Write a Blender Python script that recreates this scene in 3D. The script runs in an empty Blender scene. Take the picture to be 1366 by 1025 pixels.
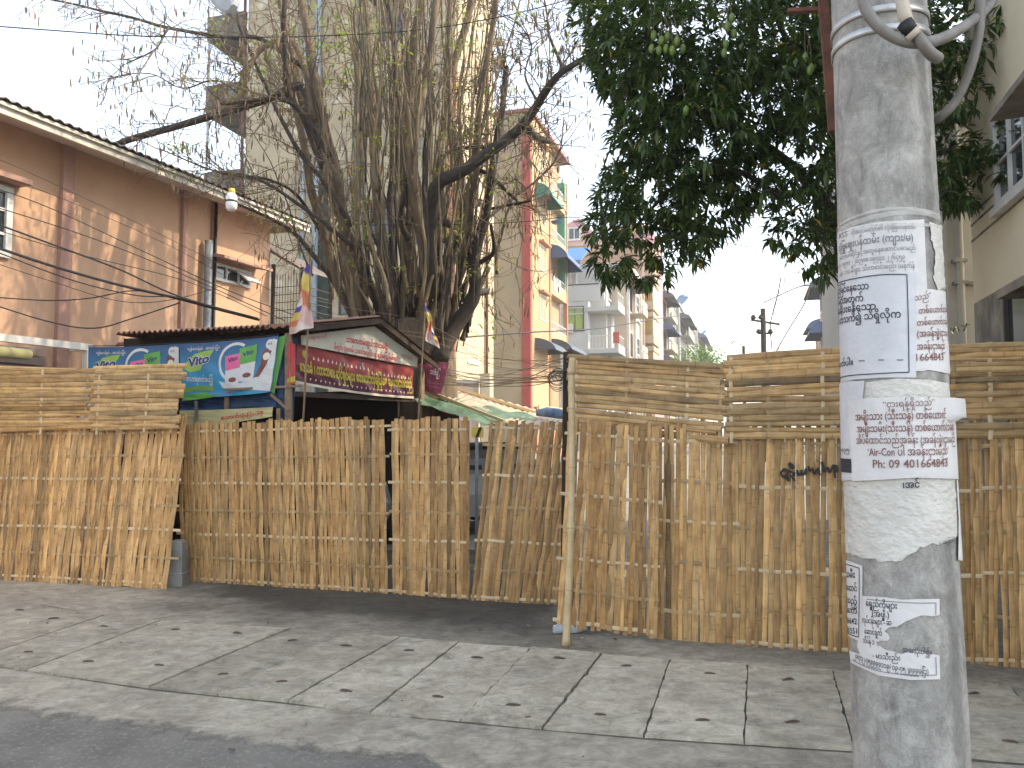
import bpy, bmesh, math, random
from mathutils import Vector, Matrix, noise
from mathutils.geometry import delaunay_2d_cdt
R = math.radians
rnd = random.Random(11)
sc = bpy.context.scene
COL = sc.collection
U = rnd.uniform

# ---------------------------------------------------------------- camera, sky, sun, exposure
W0, H0, F0 = 1366.0, 1025.0, 1026.0
CAM_Z, PITCH = 1.6, R(3.5)
cam = bpy.data.cameras.new('camera'); cam.sensor_width = 36; cam.lens = F0 / W0 * 36
cam.clip_end = 3000; cam.clip_start = .05
camo = bpy.data.objects.new('camera', cam); COL.objects.link(camo)
camo.location = (0, 0, CAM_Z); camo.rotation_euler = (R(90) + PITCH, 0, 0)
sc.camera = camo

SUN_AZ, SUN_EL = R(-2), R(42)          # azimuth from +X, negative = a little in front of the camera
to_sun = Vector((math.cos(SUN_EL) * math.cos(SUN_AZ), -math.cos(SUN_EL) * math.sin(SUN_AZ), math.sin(SUN_EL)))
sun = bpy.data.lights.new('sun', 'SUN'); sun.energy = 1.9; sun.angle = R(0.7); sun.color = (1, .82, .57)
suno = bpy.data.objects.new('sun', sun); COL.objects.link(suno)
suno.rotation_euler = to_sun.to_track_quat('Z', 'Y').to_euler()
world = bpy.data.worlds.new('World'); sc.world = world; world.use_nodes = True
nt = world.node_tree; bg = nt.nodes['Background']
sky = nt.nodes.new('ShaderNodeTexSky'); sky.sky_type = 'NISHITA'; sky.sun_disc = False
sky.sun_elevation = SUN_EL; sky.sun_rotation = math.atan2(to_sun.x, to_sun.y)
sky.air_density = 1.3; sky.dust_density = 1.6; sky.ozone_density = 1.0; sky.altitude = 0
hs = nt.nodes.new('ShaderNodeHueSaturation'); hs.inputs['Saturation'].default_value = .55
nt.links.new(sky.outputs[0], hs.inputs['Color']); nt.links.new(hs.outputs[0], bg.inputs[0]); bg.inputs[1].default_value = .15
sc.view_settings.view_transform = 'Standard'; sc.view_settings.look = 'None'
sc.view_settings.gamma = 1; sc.view_settings.exposure = 1.76
sc.render.engine = 'CYCLES'
sc.cycles.max_bounces = 6; sc.cycles.transparent_max_bounces = 8; sc.cycles.use_denoising = True

# ---------------------------------------------------------------- geometry helpers
def ray(px, py):
    xc = (px - W0 / 2) / F0; yc = (H0 / 2 - py) / F0
    return Vector((xc, math.cos(PITCH) - yc * math.sin(PITCH), math.sin(PITCH) + yc * math.cos(PITCH)))
def at(px, py, Y):
    r = ray(px, py); return Vector((0, 0, CAM_Z)) + r * (Y / r.y)
def ground(px, py, z=0.0):
    r = ray(px, py); return Vector((0, 0, CAM_Z)) + r * ((z - CAM_Z) / r.z)
def proj(p):
    x, y, z = p[0], p[1], p[2] - CAM_Z
    d = y * math.cos(PITCH) + z * math.sin(PITCH); v = -y * math.sin(PITCH) + z * math.cos(PITCH)
    return W0 / 2 + F0 * x / d, H0 / 2 - F0 * v / d
def on_plane(px, py, p0, n):
    r = ray(px, py); o = Vector((0, 0, CAM_Z)); n = Vector(n)
    return o + r * ((Vector(p0) - o).dot(n) / r.dot(n))
def lerp(a, b, t): return a + (b - a) * t
def mixc(a, b, t): return tuple(a[i] + (b[i] - a[i]) * t for i in range(3))

INV = {}
class MB:
    def __init__(s, M=None):
        s.v = []; s.f = []; s.c = []; s.u = []; s.m = []; s.cc = (1, 1, 1); s.mi = 0; s.M = M
    def vt(s, p, uv=(0, 0), c=None):
        p = Vector(p)
        if s.M is not None: p = s.M @ p
        s.v.append(p); s.u.append(uv); s.c.append(c or s.cc); return len(s.v) - 1
    def fc(s, ids, mi=None): s.f.append(tuple(ids)); s.m.append(s.mi if mi is None else mi)
    def poly(s, pts, uvs=None, mi=None):
        s.fc([s.vt(p, uvs[i] if uvs else (p[0], p[1])) for i, p in enumerate(pts)], mi)
    def hexa(s, p, mi=None):       # 4 bottom (ccw), 4 top
        i = [s.vt(q) for q in p]
        for a in ((3, 2, 1, 0), (4, 5, 6, 7), (0, 1, 5, 4), (1, 2, 6, 5), (2, 3, 7, 6), (3, 0, 4, 7)): s.fc([i[k] for k in a], mi)
    def box(s, lo, hi, mi=None):
        (x0, y0, z0), (x1, y1, z1) = lo, hi
        s.hexa([(x0, y0, z0), (x1, y0, z0), (x1, y1, z0), (x0, y1, z0), (x0, y0, z1), (x1, y0, z1), (x1, y1, z1), (x0, y1, z1)], mi)
    def beam(s, a, b, w, h, up=(0, 0, 1), mi=None):   # rectangular bar from a to b
        a = Vector(a); b = Vector(b); d = (b - a).normalized(); up = Vector(up)
        x = d.cross(up)
        if x.length < 1e-4: x = d.cross(Vector((1, 0, 0)))
        x.normalize(); y = x.cross(d).normalized(); x *= w / 2; y *= h / 2
        s.hexa([a - x - y, a + x - y, b + x - y, b - x - y, a - x + y, a + x + y, b + x + y, b - x + y], mi)
    def tube(s, pts, rad, n=8, mi=None, cap=True):
        pts = [Vector(p) for p in pts]; k = len(pts)
        if not hasattr(rad, '__len__'): rad = [rad] * k
        ref = None; rings = []; L = 0
        for i in range(k):
            d = (pts[min(i + 1, k - 1)] - pts[max(i - 1, 0)])
            if d.length < 1e-9: d = Vector((0, 0, 1))
            d.normalize()
            if ref is None:
                ref = d.cross(Vector((0, 0, 1)))
                if ref.length < .1: ref = d.cross(Vector((1, 0, 0)))
            ref = (ref - d * ref.dot(d))
            if ref.length < 1e-6: ref = d.orthogonal()
            ref.normalize(); b = d.cross(ref)
            if i: L += (pts[i] - pts[i - 1]).length
            rings.append([s.vt(pts[i] + (ref * math.cos(t) + b * math.sin(t)) * rad[i], (q / n, L)) for q, t in ((q, 2 * math.pi * q / n) for q in range(n))])
        for i in range(k - 1):
            for q in range(n):
                s.fc([rings[i][q], rings[i][(q + 1) % n], rings[i + 1][(q + 1) % n], rings[i + 1][q]], mi)
        if cap and n > 2:
            s.fc(rings[0][::-1], mi); s.fc(rings[-1], mi)
    def grid(s, nu, nv, fn, mi=None, uvs=None):
        I = [[s.vt(fn(i / nu, j / nv), (i / nu, j / nv)) for i in range(nu + 1)] for j in range(nv + 1)]
        for j in range(nv):
            for i in range(nu): s.fc([I[j][i], I[j][i + 1], I[j + 1][i + 1], I[j + 1][i]], mi)
    def lathe(s, base, prof, n=16, mi=None):          # prof: (r, z)
        base = Vector(base)
        s.tube([base + Vector((0, 0, z)) for r, z in prof], [max(r, 1e-4) for r, z in prof], n, mi)
    def build(s, name, mats, parent=None, smooth=False, world=True, thick=0):
        me = bpy.data.meshes.new(name)
        V = s.v
        if world and parent is not None and parent.name in INV:
            iv = INV[parent.name]; V = [iv @ p for p in V]
        if thick:
            pass
        me.from_pydata([tuple(p) for p in V], [], s.f)
        if not isinstance(mats, (list, tuple)): mats = [mats]
        for m in mats: me.materials.append(m)
        me.polygons.foreach_set('material_index', s.m)
        if smooth: me.polygons.foreach_set('use_smooth', [True] * len(s.f))
        uv = me.uv_layers.new(name='UVMap'); lv = [0] * len(me.loops); me.loops.foreach_get('vertex_index', lv)
        flat = []
        for i in lv: flat.extend(s.u[i])
        uv.data.foreach_set('uv', flat)
        if any(c != (1, 1, 1) for c in s.c):
            at_ = me.color_attributes.new('tone', 'FLOAT_COLOR', 'POINT'); fl = []
            for c in s.c: fl.extend((c[0], c[1], c[2], 1))
            at_.data.foreach_set('color', fl)
        else:
            at_ = me.color_attributes.new('tone', 'FLOAT_COLOR', 'POINT')
            at_.data.foreach_set('color', [1.0] * (4 * len(s.v)))
        me.update()
        o = bpy.data.objects.new(name, me); COL.objects.link(o)
        if parent is not None:
            o.parent = parent
            if parent.name in INV: INV[o.name] = INV[parent.name]
        return o

def tag(o, label=None, cat=None, group=None, kind=None):
    if label: o['label'] = label
    if cat: o['category'] = cat
    if group: o['group'] = group
    if kind: o['kind'] = kind
    return o
def thing(name, label, cat, loc=(0, 0, 0), rz=0.0, group=None):
    o = bpy.data.objects.new(name, None); o.empty_display_size = .2; COL.objects.link(o)
    o.location = loc; o.rotation_euler = (0, 0, rz)
    INV[o.name] = (Matrix.Translation(Vector(loc)) @ Matrix.Rotation(rz, 4, 'Z')).inverted()
    return tag(o, label, cat, group)
def solid(me_obj, t, off=0):
    m = me_obj.modifiers.new('solid', 'SOLIDIFY'); m.thickness = t; m.offset = off; return me_obj
def bevel(o, w=.01, seg=2):
    m = o.modifiers.new('bevel', 'BEVEL'); m.width = w; m.segments = seg; m.limit_method = 'ANGLE'; return o

# ---------------------------------------------------------------- materials
def NG(name):
    m = bpy.data.materials.new(name); m.use_nodes = True
    t = m.node_tree; b = t.nodes['Principled BSDF']
    return m, t, b
def nd(t, kind, **kw):
    n = t.nodes.new(kind)
    for k, v in kw.items(): setattr(n, k, v)
    return n
def mixn(t, a, b, f, mode='MIX'):
    n = t.nodes.new('ShaderNodeMix'); n.data_type = 'RGBA'; n.blend_type = mode
    for s_, v in ((6, a), (7, b), (0, f)):
        if hasattr(v, 'links') or hasattr(v, 'is_linked'): t.links.new(v, n.inputs[s_])
        elif s_ == 0: n.inputs[0].default_value = v
        else: n.inputs[s_].default_value = (*v, 1)
    return n.outputs[2]
def ramp(t, src, p0, p1, c0=0.0, c1=1.0):
    n = t.nodes.new('ShaderNodeMapRange'); n.inputs[1].default_value = p0; n.inputs[2].default_value = p1
    n.inputs[3].default_value = c0; n.inputs[4].default_value = c1; n.clamp = True
    t.links.new(src, n.inputs[0]); return n.outputs[0]
def noi(t, co, scale, detail=5, rough=.6, dist=0.0):
    n = t.nodes.new('ShaderNodeTexNoise'); n.inputs['Scale'].default_value = scale
    n.inputs['Detail'].default_value = detail; n.inputs['Roughness'].default_value = rough; n.inputs['Distortion'].default_value = dist
    t.links.new(co, n.inputs['Vector']); return n.outputs[0]
def coord(t, kind='Object', scale=None):
    n = t.nodes.new('ShaderNodeTexCoord'); o = n.outputs[kind]
    if scale:
        m = t.nodes.new('ShaderNodeMapping'); m.inputs['Scale'].default_value = scale
        t.links.new(o, m.inputs[0]); o = m.outputs[0]
    return o
def wpos(t, scale=None):
    o = t.nodes.new('ShaderNodeNewGeometry').outputs['Position']
    if scale:
        m = t.nodes.new('ShaderNodeMapping'); m.inputs['Scale'].default_value = scale; t.links.new(o, m.inputs[0]); o = m.outputs[0]
    return o
def bumpn(t, b, h, strength=.3, dist=.01):
    n = t.nodes.new('ShaderNodeBump'); n.inputs['Strength'].default_value = strength; n.inputs['Distance'].default_value = dist
    t.links.new(h, n.inputs['Height']); t.links.new(n.outputs[0], b.inputs['Normal'])
def pm(name, c1, c2=None, scale=4, rough=.8, bump=.25, bscale=40, bdist=.005, stain=None, sscale=(1.5, 1.5, .35), samt=(.52, .7), tone=False, metal=0, spec=None, lo=.35, hi=.65, fleck=None):
    m, t, b = NG(name); co = coord(t)
    c = None
    if c2: c = mixn(t, c1, c2, ramp(t, noi(t, co, scale), lo, hi))
    if fleck:
        c = mixn(t, c if c else c1, fleck[0], ramp(t, noi(t, co, fleck[1], 2, .5), fleck[2], fleck[2] + .08))
    if stain:
        sc_ = coord(t, 'Object', sscale)
        f = ramp(t, noi(t, sc_, 1.0, 8, .68, .3), samt[0], samt[1])
        c = mixn(t, c if c else c1, stain, f)
    if tone:
        a = t.nodes.new('ShaderNodeAttribute'); a.attribute_name = 'tone'
        c = mixn(t, c if c else c1, a.outputs[0], 1.0, 'MULTIPLY')
    if c is not None: t.links.new(c, b.inputs['Base Color'])
    else: b.inputs['Base Color'].default_value = (*c1, 1)
    b.inputs['Roughness'].default_value = rough; b.inputs['Metallic'].default_value = metal
    if spec is not None: b.inputs['Specular IOR Level'].default_value = spec
    if bump: bumpn(t, b, noi(t, co, bscale, 6, .65), bump, bdist)
    return m
M = {}
M['black'] = pm('black', (.012, .012, .013), rough=.6, bump=0)
M['cable'] = pm('cable', (.015, .014, .014), rough=.5, bump=0)
M['white_paint'] = pm('white_paint', (.68, .66, .62), (.55, .52, .47), 3, .55, .1)
M['grey_metal'] = pm('grey_metal', (.34, .35, .37), (.22, .22, .23), 6, .4, .05, metal=.7)
M['glass'] = pm('glass', (.03, .035, .04), rough=.08, bump=0, spec=.7)
M['glass_green'] = pm('glass_green', (.35, .42, .12), (.25, .33, .1), 3, .3, 0)
M['dark_wood'] = pm('dark_wood', (.06, .038, .025), (.03, .02, .014), 6, .85, .3)
M['wood'] = pm('wood', (.26, .18, .11), (.15, .10, .06), 8, .8, .3)
M['rust'] = pm('rust', (.16, .06, .035), (.07, .03, .02), 12, .85, .3)
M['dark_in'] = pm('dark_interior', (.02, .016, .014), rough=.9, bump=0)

def bamboo(name, base, dark, sheen=.45):
    m, t, b = NG(name)
    uv = t.nodes.new('ShaderNodeUVMap'); uv.uv_map = 'UVMap'
    mp = t.nodes.new('ShaderNodeMapping'); mp.inputs['Scale'].default_value = (3.0, 3.2, 1); t.links.new(uv.outputs[0], mp.inputs[0])
    mp2 = t.nodes.new('ShaderNodeMapping'); mp2.inputs['Scale'].default_value = (190, 3.0, 1); t.links.new(uv.outputs[0], mp2.inputs[0])
    c = mixn(t, base, dark, ramp(t, noi(t, mp.outputs[0], 1.4, 7, .65), .42, .72))
    c = mixn(t, c, mixc(base, (.75, .68, .5), .45), ramp(t, noi(t, mp2.outputs[0], 1.0, 4, .6), .5, .72, 0, .5))
    c = mixn(t, c, mixc(dark, base, .15), ramp(t, noi(t, mp2.outputs[0], .55, 4, .6), .52, .68, 0, .6))
    c = mixn(t, c, mixc(dark, (.02, .015, .01), .6), ramp(t, noi(t, mp.outputs[0], 4.5, 6, .7), .6, .78, 0, .75))
    # nodes of the culm: a dark ring every ~0.34 m along the strip
    sx = t.nodes.new('ShaderNodeSeparateXYZ'); t.links.new(uv.outputs[0], sx.inputs[0])
    fr = nd(t, 'ShaderNodeMath', operation='PINGPONG'); fr.inputs[1].default_value = .23; t.links.new(sx.outputs[1], fr.inputs[0])
    c = mixn(t, c, mixc(dark, (.03, .02, .012), .35), ramp(t, fr.outputs[0], .002, .007, .5, 0))
    a = t.nodes.new('ShaderNodeAttribute'); a.attribute_name = 'tone'
    c = mixn(t, c, a.outputs[0], 1.0, 'MULTIPLY')
    t.links.new(c, b.inputs['Base Color']); b.inputs['Roughness'].default_value = sheen; b.inputs['Specular IOR Level'].default_value = .35
    bumpn(t, b, noi(t, mp2.outputs[0], .7, 5, .6), .35, .003)
    return m
M['bamboo'] = bamboo('bamboo_split', (.54, .325, .125), (.26, .135, .05))
M['bamboo_h'] = bamboo('bamboo_culm_split', (.51, .33, .14), (.23, .13, .058))
M['batten'] = bamboo('bamboo_inner', (.62, .50, .32), (.44, .32, .18), .6)
M['bamboo_pole'] = bamboo('bamboo_round', (.60, .47, .27), (.38, .27, .13), .45)

# text as flat outlines: list of (verts2d, faces), width
_tcache = {}
def text2d(s, bold=0.0):
    k = (s, bold)
    if k in _tcache: return _tcache[k]
    c = bpy.data.curves.new('t', 'FONT'); c.body = s; c.resolution_u = 2; c.offset = bold; c.fill_mode = 'FRONT'
    o = bpy.data.objects.new('t', c)
    me = bpy.data.meshes.new_from_object(o)
    V = [(v.co.x, v.co.y) for v in me.vertices]; Fs = [tuple(p.vertices) for p in me.polygons]
    bpy.data.objects.remove(o); bpy.data.curves.remove(c); bpy.data.meshes.remove(me)
    if not V: V = [(0, 0)]; Fs = []
    x0 = min(v[0] for v in V); x1 = max(v[0] for v in V)
    V = [(v[0] - x0, v[1]) for v in V]
    _tcache[k] = (V, Fs, max(x1 - x0, .01)); return _tcache[k]
# ================================================================ THE GROUND
def ground_mats():
    # concrete of the pavement: cloudy, stained, cracked cement skins
    m, t, b = NG('pavement_concrete'); co = wpos(t)
    c = mixn(t, (.50, .465, .375), (.33, .30, .245), ramp(t, noi(t, co, .9, 8, .65, .4), .36, .64))
    st = wpos(t, (1.0, 1.6, 1))
    c = mixn(t, c, (.54, .52, .46), ramp(t, noi(t, st, 3.1, 10, .75, .8), .53, .68, 0, .8))
    c = mixn(t, c, (.15, .145, .14), ramp(t, noi(t, st, 4.6, 10, .75, .5), .55, .70, 0, .75))
    c = mixn(t, c, (.36, .22, .17), ramp(t, noi(t, co, 1.35, 6, .7), .69, .78, 0, .55))
    c = mixn(t, c, (.11, .105, .10), ramp(t, noi(t, co, 30, 6, .7), .60, .72, 0, .6))
    c = mixn(t, c, (.42, .40, .36), ramp(t, noi(t, co, 60, 3, .6), .66, .74, 0, .5))
    gr_ = mixn(t, (.56, .54, .51), (1.28, 1.27, 1.24), ramp(t, noi(t, wpos(t, (1, 1.15, 1)), 7, 14, .80, .6), .34, .64)); c = mixn(t, c, gr_, 1.0, 'MULTIPLY')
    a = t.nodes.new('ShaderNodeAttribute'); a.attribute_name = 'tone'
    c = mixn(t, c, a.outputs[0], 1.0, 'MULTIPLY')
    t.links.new(c, b.inputs['Base Color']); b.inputs['Roughness'].default_value = .85
    h = mixn(t, noi(t, co, 9, 8, .7), noi(t, co, 120, 3, .6), .35)
    bumpn(t, b, h, .55, .02); M['pave'] = m
    m, t, b = NG('asphalt'); co = wpos(t)
    c = mixn(t, (.20, .188, .160), (.12, .113, .097), ramp(t, noi(t, co, 1.3, 7, .65), .38, .62))
    c = mixn(t, c, (.34, .33, .30), ramp(t, noi(t, co, 42, 6, .8), .53, .66, 0, .75))
    c = mixn(t, c, (.17, .165, .155), ramp(t, noi(t, wpos(t, (.6, 1.6, 1)), 1.4, 8, .7), .60, .78, 0, .6))
    t.links.new(c, b.inputs['Base Color']); b.inputs['Roughness'].default_value = .8
    bumpn(t, b, mixn(t, noi(t, co, 110, 3, .6), noi(t, co, 14, 5, .6), .4), .7, .012); M['asphalt'] = m
    M['joint'] = pm('joint_dirt', (.16, .145, .125), (.08, .07, .06), 9, .95, .4)
    M['hollow'] = pm('loop_hollow_shade', (.22, .20, .165), (.11, .10, .085), 30, .95, .3)
    M['street'] = pm('street_concrete', (.24, .23, .21), (.16, .155, .145), .5, .9, .3)
    M['cement'] = pm('old_cement', (.26, .25, .22), (.15, .145, .135), 3, .9, .4, stain=(.07, .065, .06), samt=(.5, .75), sscale=(3, 3, 1.5))
ground_mats()
g = MB(); g.grid(1, 1, lambda u, v: (-1500 + 3000 * u, -60 + 2500 * v, -.012))
tag(g.build('ground', M['street']), kind='structure')

def sheet(name, pts, z, mat, jag=0.0, step=.12, tone=None):
    """an irregular flat sheet from ground pixels, its edge broken up by noise"""
    P = [ground(*p, z) for p in pts]; out = []
    for i, a in enumerate(P):
        b = P[(i + 1) % len(P)]; n = max(1, int((b - a).length / step))
        for k in range(n):
            q = a.lerp(b, k / n)
            if jag: q = q + Vector((noise.noise(q * 2.1), noise.noise(q * 2.1 + Vector((9, 3, 1))), 0)) * jag + Vector((noise.noise(q * 9), noise.noise(q * 9 + Vector((3, 7, 1))), 0)) * jag * .4
            q.z = z; out.append(q)
    mb = MB(); mb.poly(out); return tag(mb.build(name, mat), kind='structure')
# pavement: bed of concrete between the road and the fence, then on behind it
mb = MB(); PX = [ground(-700, 800), ground(2000, 1150)]
x0, x1, y0, y1 = -14.0, 9.0, 2.2, 10.5
fa, fb_ = ground(240, 783), ground(876, 852)
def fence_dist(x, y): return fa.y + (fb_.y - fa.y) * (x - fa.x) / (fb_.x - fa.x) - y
NX, NY = 150, 90; I = []
for j_ in range(NY + 1):
    row = []
    for i_ in range(NX + 1):
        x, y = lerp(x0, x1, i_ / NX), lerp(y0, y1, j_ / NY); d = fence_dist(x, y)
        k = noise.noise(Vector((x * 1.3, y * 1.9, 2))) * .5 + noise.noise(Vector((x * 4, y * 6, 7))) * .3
        g_ = .86 - .40 * max(0, min(1, (1.15 + k * 1.1 - d) / .55)) * max(0, min(1, (x + 3.6 + k) / .8)) * max(0, min(1, (1.1 + k - x) / .8)) - .30 * max(0, min(1, (.45 + k * .5 - d) / .3))  # stained patch, plus shade along the fence base put into the tone
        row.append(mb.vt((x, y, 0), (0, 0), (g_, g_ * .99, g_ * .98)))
    I.append(row)
for j_ in range(NY):
    for i_ in range(NX): mb.fc([I[j_][i_], I[j_][i_ + 1], I[j_ + 1][i_ + 1], I[j_ + 1][i_]])
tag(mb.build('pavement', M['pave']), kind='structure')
# the road surface, wearing thin over the concrete along its edge
RE = [(-900, 930), (-300, 928), (0, 938), (90, 952), (200, 962), (300, 984), (400, 991), (480, 1001), (560, 1004), (600, 1027), (660, 1062), (760, 1044), (880, 1030), (1000, 1026), (1140, 1029), (1366, 1038), (2200, 1075), (3200, 1100)]
EP = []
for a, b in zip(RE, RE[1:]):
    p, q = ground(*a, .007), ground(*b, .007); n_ = max(1, int((q - p).length / .1)); EP += [p.lerp(q, k / n_) for k in range(n_)]
mb = MB(); rows = []
for off, al in ((-.16, 0), (-.05, .3), (.07, .62), (.25, 1), (1.0, 1), (60, 1)):
    mb.cc = (al, al, al + .001); rows.append([mb.vt((p.x, p.y - off, .007)) for p in EP])
for A, B in zip(rows, rows[1:]):
    for k in range(len(A) - 1): mb.fc([A[k], B[k], B[k + 1], A[k + 1]])
t = M['asphalt'].node_tree; a_ = t.nodes.new('ShaderNodeAttribute'); a_.attribute_name = 'tone'
ad = nd(t, 'ShaderNodeMath', operation='MULTIPLY_ADD'); t.links.new(noi(t, wpos(t), 6, 12, .78), ad.inputs[0]); ad.inputs[1].default_value = 1.5; t.links.new(a_.outputs['Fac'], ad.inputs[2])
t.links.new(ramp(t, ad.outputs[0], 1.12, 1.42), t.nodes['Principled BSDF'].inputs['Alpha'])
tag(mb.build('road', M['asphalt']), kind='structure')

# concrete slabs over the roadside drain, each with two lifting loops
JF = [(-135, 868), (-40, 884), (35, 897), (115, 908), (198, 920), (289, 930), (384, 939), (493, 954), (614, 964), (723, 975), (859, 986), (993, 995), (1140, 1004), (1285, 1014), (1440, 1026)]
JB = [(40, 806), (85, 815), (140, 823), (215, 830), (300, 837), (388, 841), (460, 847), (535, 853), (612, 859), (709, 866), (803, 874), (894, 882), (998, 889), (1110, 897), (1225, 904), (1345, 914)]
JF = [(-250, 855)] + JF
names = ['leftmost grey concrete drain slab at the edge of the photo', 'second drain slab from the left edge under a dark dust film',
 'narrow drain slab below the leftmost bamboo panel with a rusty loop', 'drain slab whose joint fades into cement below the left bamboo panel',
 'drain slab left of the smooth dark cement slab', 'smooth dark grey drain slab with a hooked iron loop', 'drain slab right of the smooth dark slab with a pale ringed loop',
 'drain slab below the middle bamboo panels, a hooked loop near its front', 'pinkish drain slab left of the one below the bamboo prop pole',
 'pale drain slab just left below the foot of the bamboo prop pole', 'drain slab with a reddish smear below the bamboo prop pole',
 'brightest drain slab right of the bamboo prop pole', 'drain slab with the large round loop hole, second left of the pole', 'broad drain slab with a red stain beside the concrete pole',
 'drain slab partly hidden behind the concrete pole', 'drain slab at the right edge past the pole']
tones = [.8, .8, .84, .9, .86, .72, .84, .98, 1.02, 1.0, 1.05, 1.16, 1.04, .96, .95, .93]
M['loop_iron'] = pm('loop_iron', (.09, .065, .05), (.16, .09, .055), 20, .8, .3)
for i in range(len(JF) - 1):
    a, b, c, d = ground(*JF[i]), ground(*JF[i + 1]), ground(*JB[i + 1]), ground(*JB[i])
    ctr = (a + b + c + d) / 4
    sh = []
    for q in (a, b, c, d):
        sh.append(q.copy())
    ex = (b - a).normalized() * (.0025, .0045, .006, .0035)[i % 4]; ey = (d - a).normalized() * .005
    sh = [a + ex + ey, b - ex + ey, c - ex - ey, d + ex - ey]
    t_ = thing('drain_cover', names[i], 'drain cover', (ctr.x, ctr.y, 0), 0, 'concrete slabs over the roadside drain')
    mb = MB(); tn = tones[i]; mb.cc = (tn, tn * .99, tn * .97)
    zt = .016 + U(-.006, .007)
    lo = [mb.vt((q.x, q.y, .001)) for q in sh]
    # worn edge: outline walked in small steps with nicks
    top = []; bot = []
    for k in range(4):
        p, q = sh[k], sh[(k + 1) % 4]; n = max(2, int((q - p).length / .05))
        nrm = (ctr - (p + q) / 2); nrm.z = 0; nrm.normalize()
        for j in range(n):
            r = p.lerp(q, j / n) + nrm * (max(0, noise.noise(p.lerp(q, j / n) * 11 + Vector((i, 0, 0)))) * .02 if 0 < j else 0)
            top.append((r.x, r.y, zt)); bot.append((r.x, r.y, .001))
    ti = [mb.vt(p) for p in top]; bi = [mb.vt(p) for p in bot]
    mb.f = []; mb.m = []
    mb.fc(ti)
    for k in range(len(ti)): mb.fc([bi[k], bi[(k + 1) % len(bi)], ti[(k + 1) % len(ti)], ti[k]])
    mb.v[:4] = [Vector((q.x, q.y, .001)) for q in sh]
    mb.fc([0, 1, 2, 3])
    mb.build('slab', M['pave'], t_)
    for fr in (.20 + U(-.04, .04), .80 + U(-.05, .05)):
        p = a.lerp(d, fr).lerp(b.lerp(c, fr), .5 + U(-.06, .06)); p.z = zt
        lp = MB(); ang = U(-.5, .5); rr = U(.03, .042)
        ca, sa = math.cos(ang), math.sin(ang)
        lp.tube([p + Vector((ca * math.cos(q) * rr, sa * math.cos(q) * rr, math.sin(q) * rr * .26 - .002)) for q in [math.pi * k / 8 for k in range(9)]], .0055, 6)
        lo_ = lp.build('lifting_loop', M['loop_iron'], t_, smooth=True)
        h = MB(); h.poly([p + Vector((math.cos(q) * rr * (1.05 + .25 * math.sin(3 * q)), math.sin(q) * rr * .42, .0025)) for q in [2 * math.pi * k / 14 for k in range(14)]])  # flat dark patch on the slab; the hollow's shade is put into its colour
        h.build('loop_hollow', M['hollow'], lo_)
# dark dirt line under the slab joints
mb = MB(); mb.poly([ground(*p, .0035) for p in [(-250, 855), (-40, 884), (198, 920), (384, 939), (614, 964), (859, 986), (1140, 1004), (1440, 1026), (1345, 912), (1110, 895), (894, 880), (709, 864), (535, 851), (300, 835), (140, 821), (40, 804)]])
tag(mb.build('pavement_joint', M['joint']), kind='structure')
# litter scraps and grit
mb = MB(); rr = random.Random(5)
M['litter'] = pm('litter', (.6, .58, .52), (.3, .25, .18), 30, .8, 0, tone=True)
for k in range(55):
    p = ground(rr.uniform(0, 1130), rr.choice([rr.uniform(790, 1015), rr.uniform(830, 880)]), .02); s_ = rr.choice([.006, .008, .011, .018])
    if rr.random() < .12: mb.cc = (1.1, 1.1, 1.1)
    else:
        q = rr.uniform(.12, .7); mb.cc = (q, q * .9, q * .75)
    an = rr.uniform(0, 6)
    dx = Vector((math.cos(an), math.sin(an), 0)) * s_; dy = Vector((-math.sin(an), math.cos(an), 0)) * s_ * rr.uniform(.3, .8)
    up = Vector((0, 0, rr.uniform(.002, .008)))
    mb.hexa([p - dx - dy, p + dx - dy, p + dx + dy * .6, p - dx * .7 + dy, p - dx - dy + up, p + dx - dy + up * .4, p + dx * .9 + dy * .5 + up, p - dx * .7 + dy + up])
tag(mb.build('litter', M['litter']), 'small scraps of litter and grit scattered on the pavement', 'litter', kind='stuff')
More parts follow.
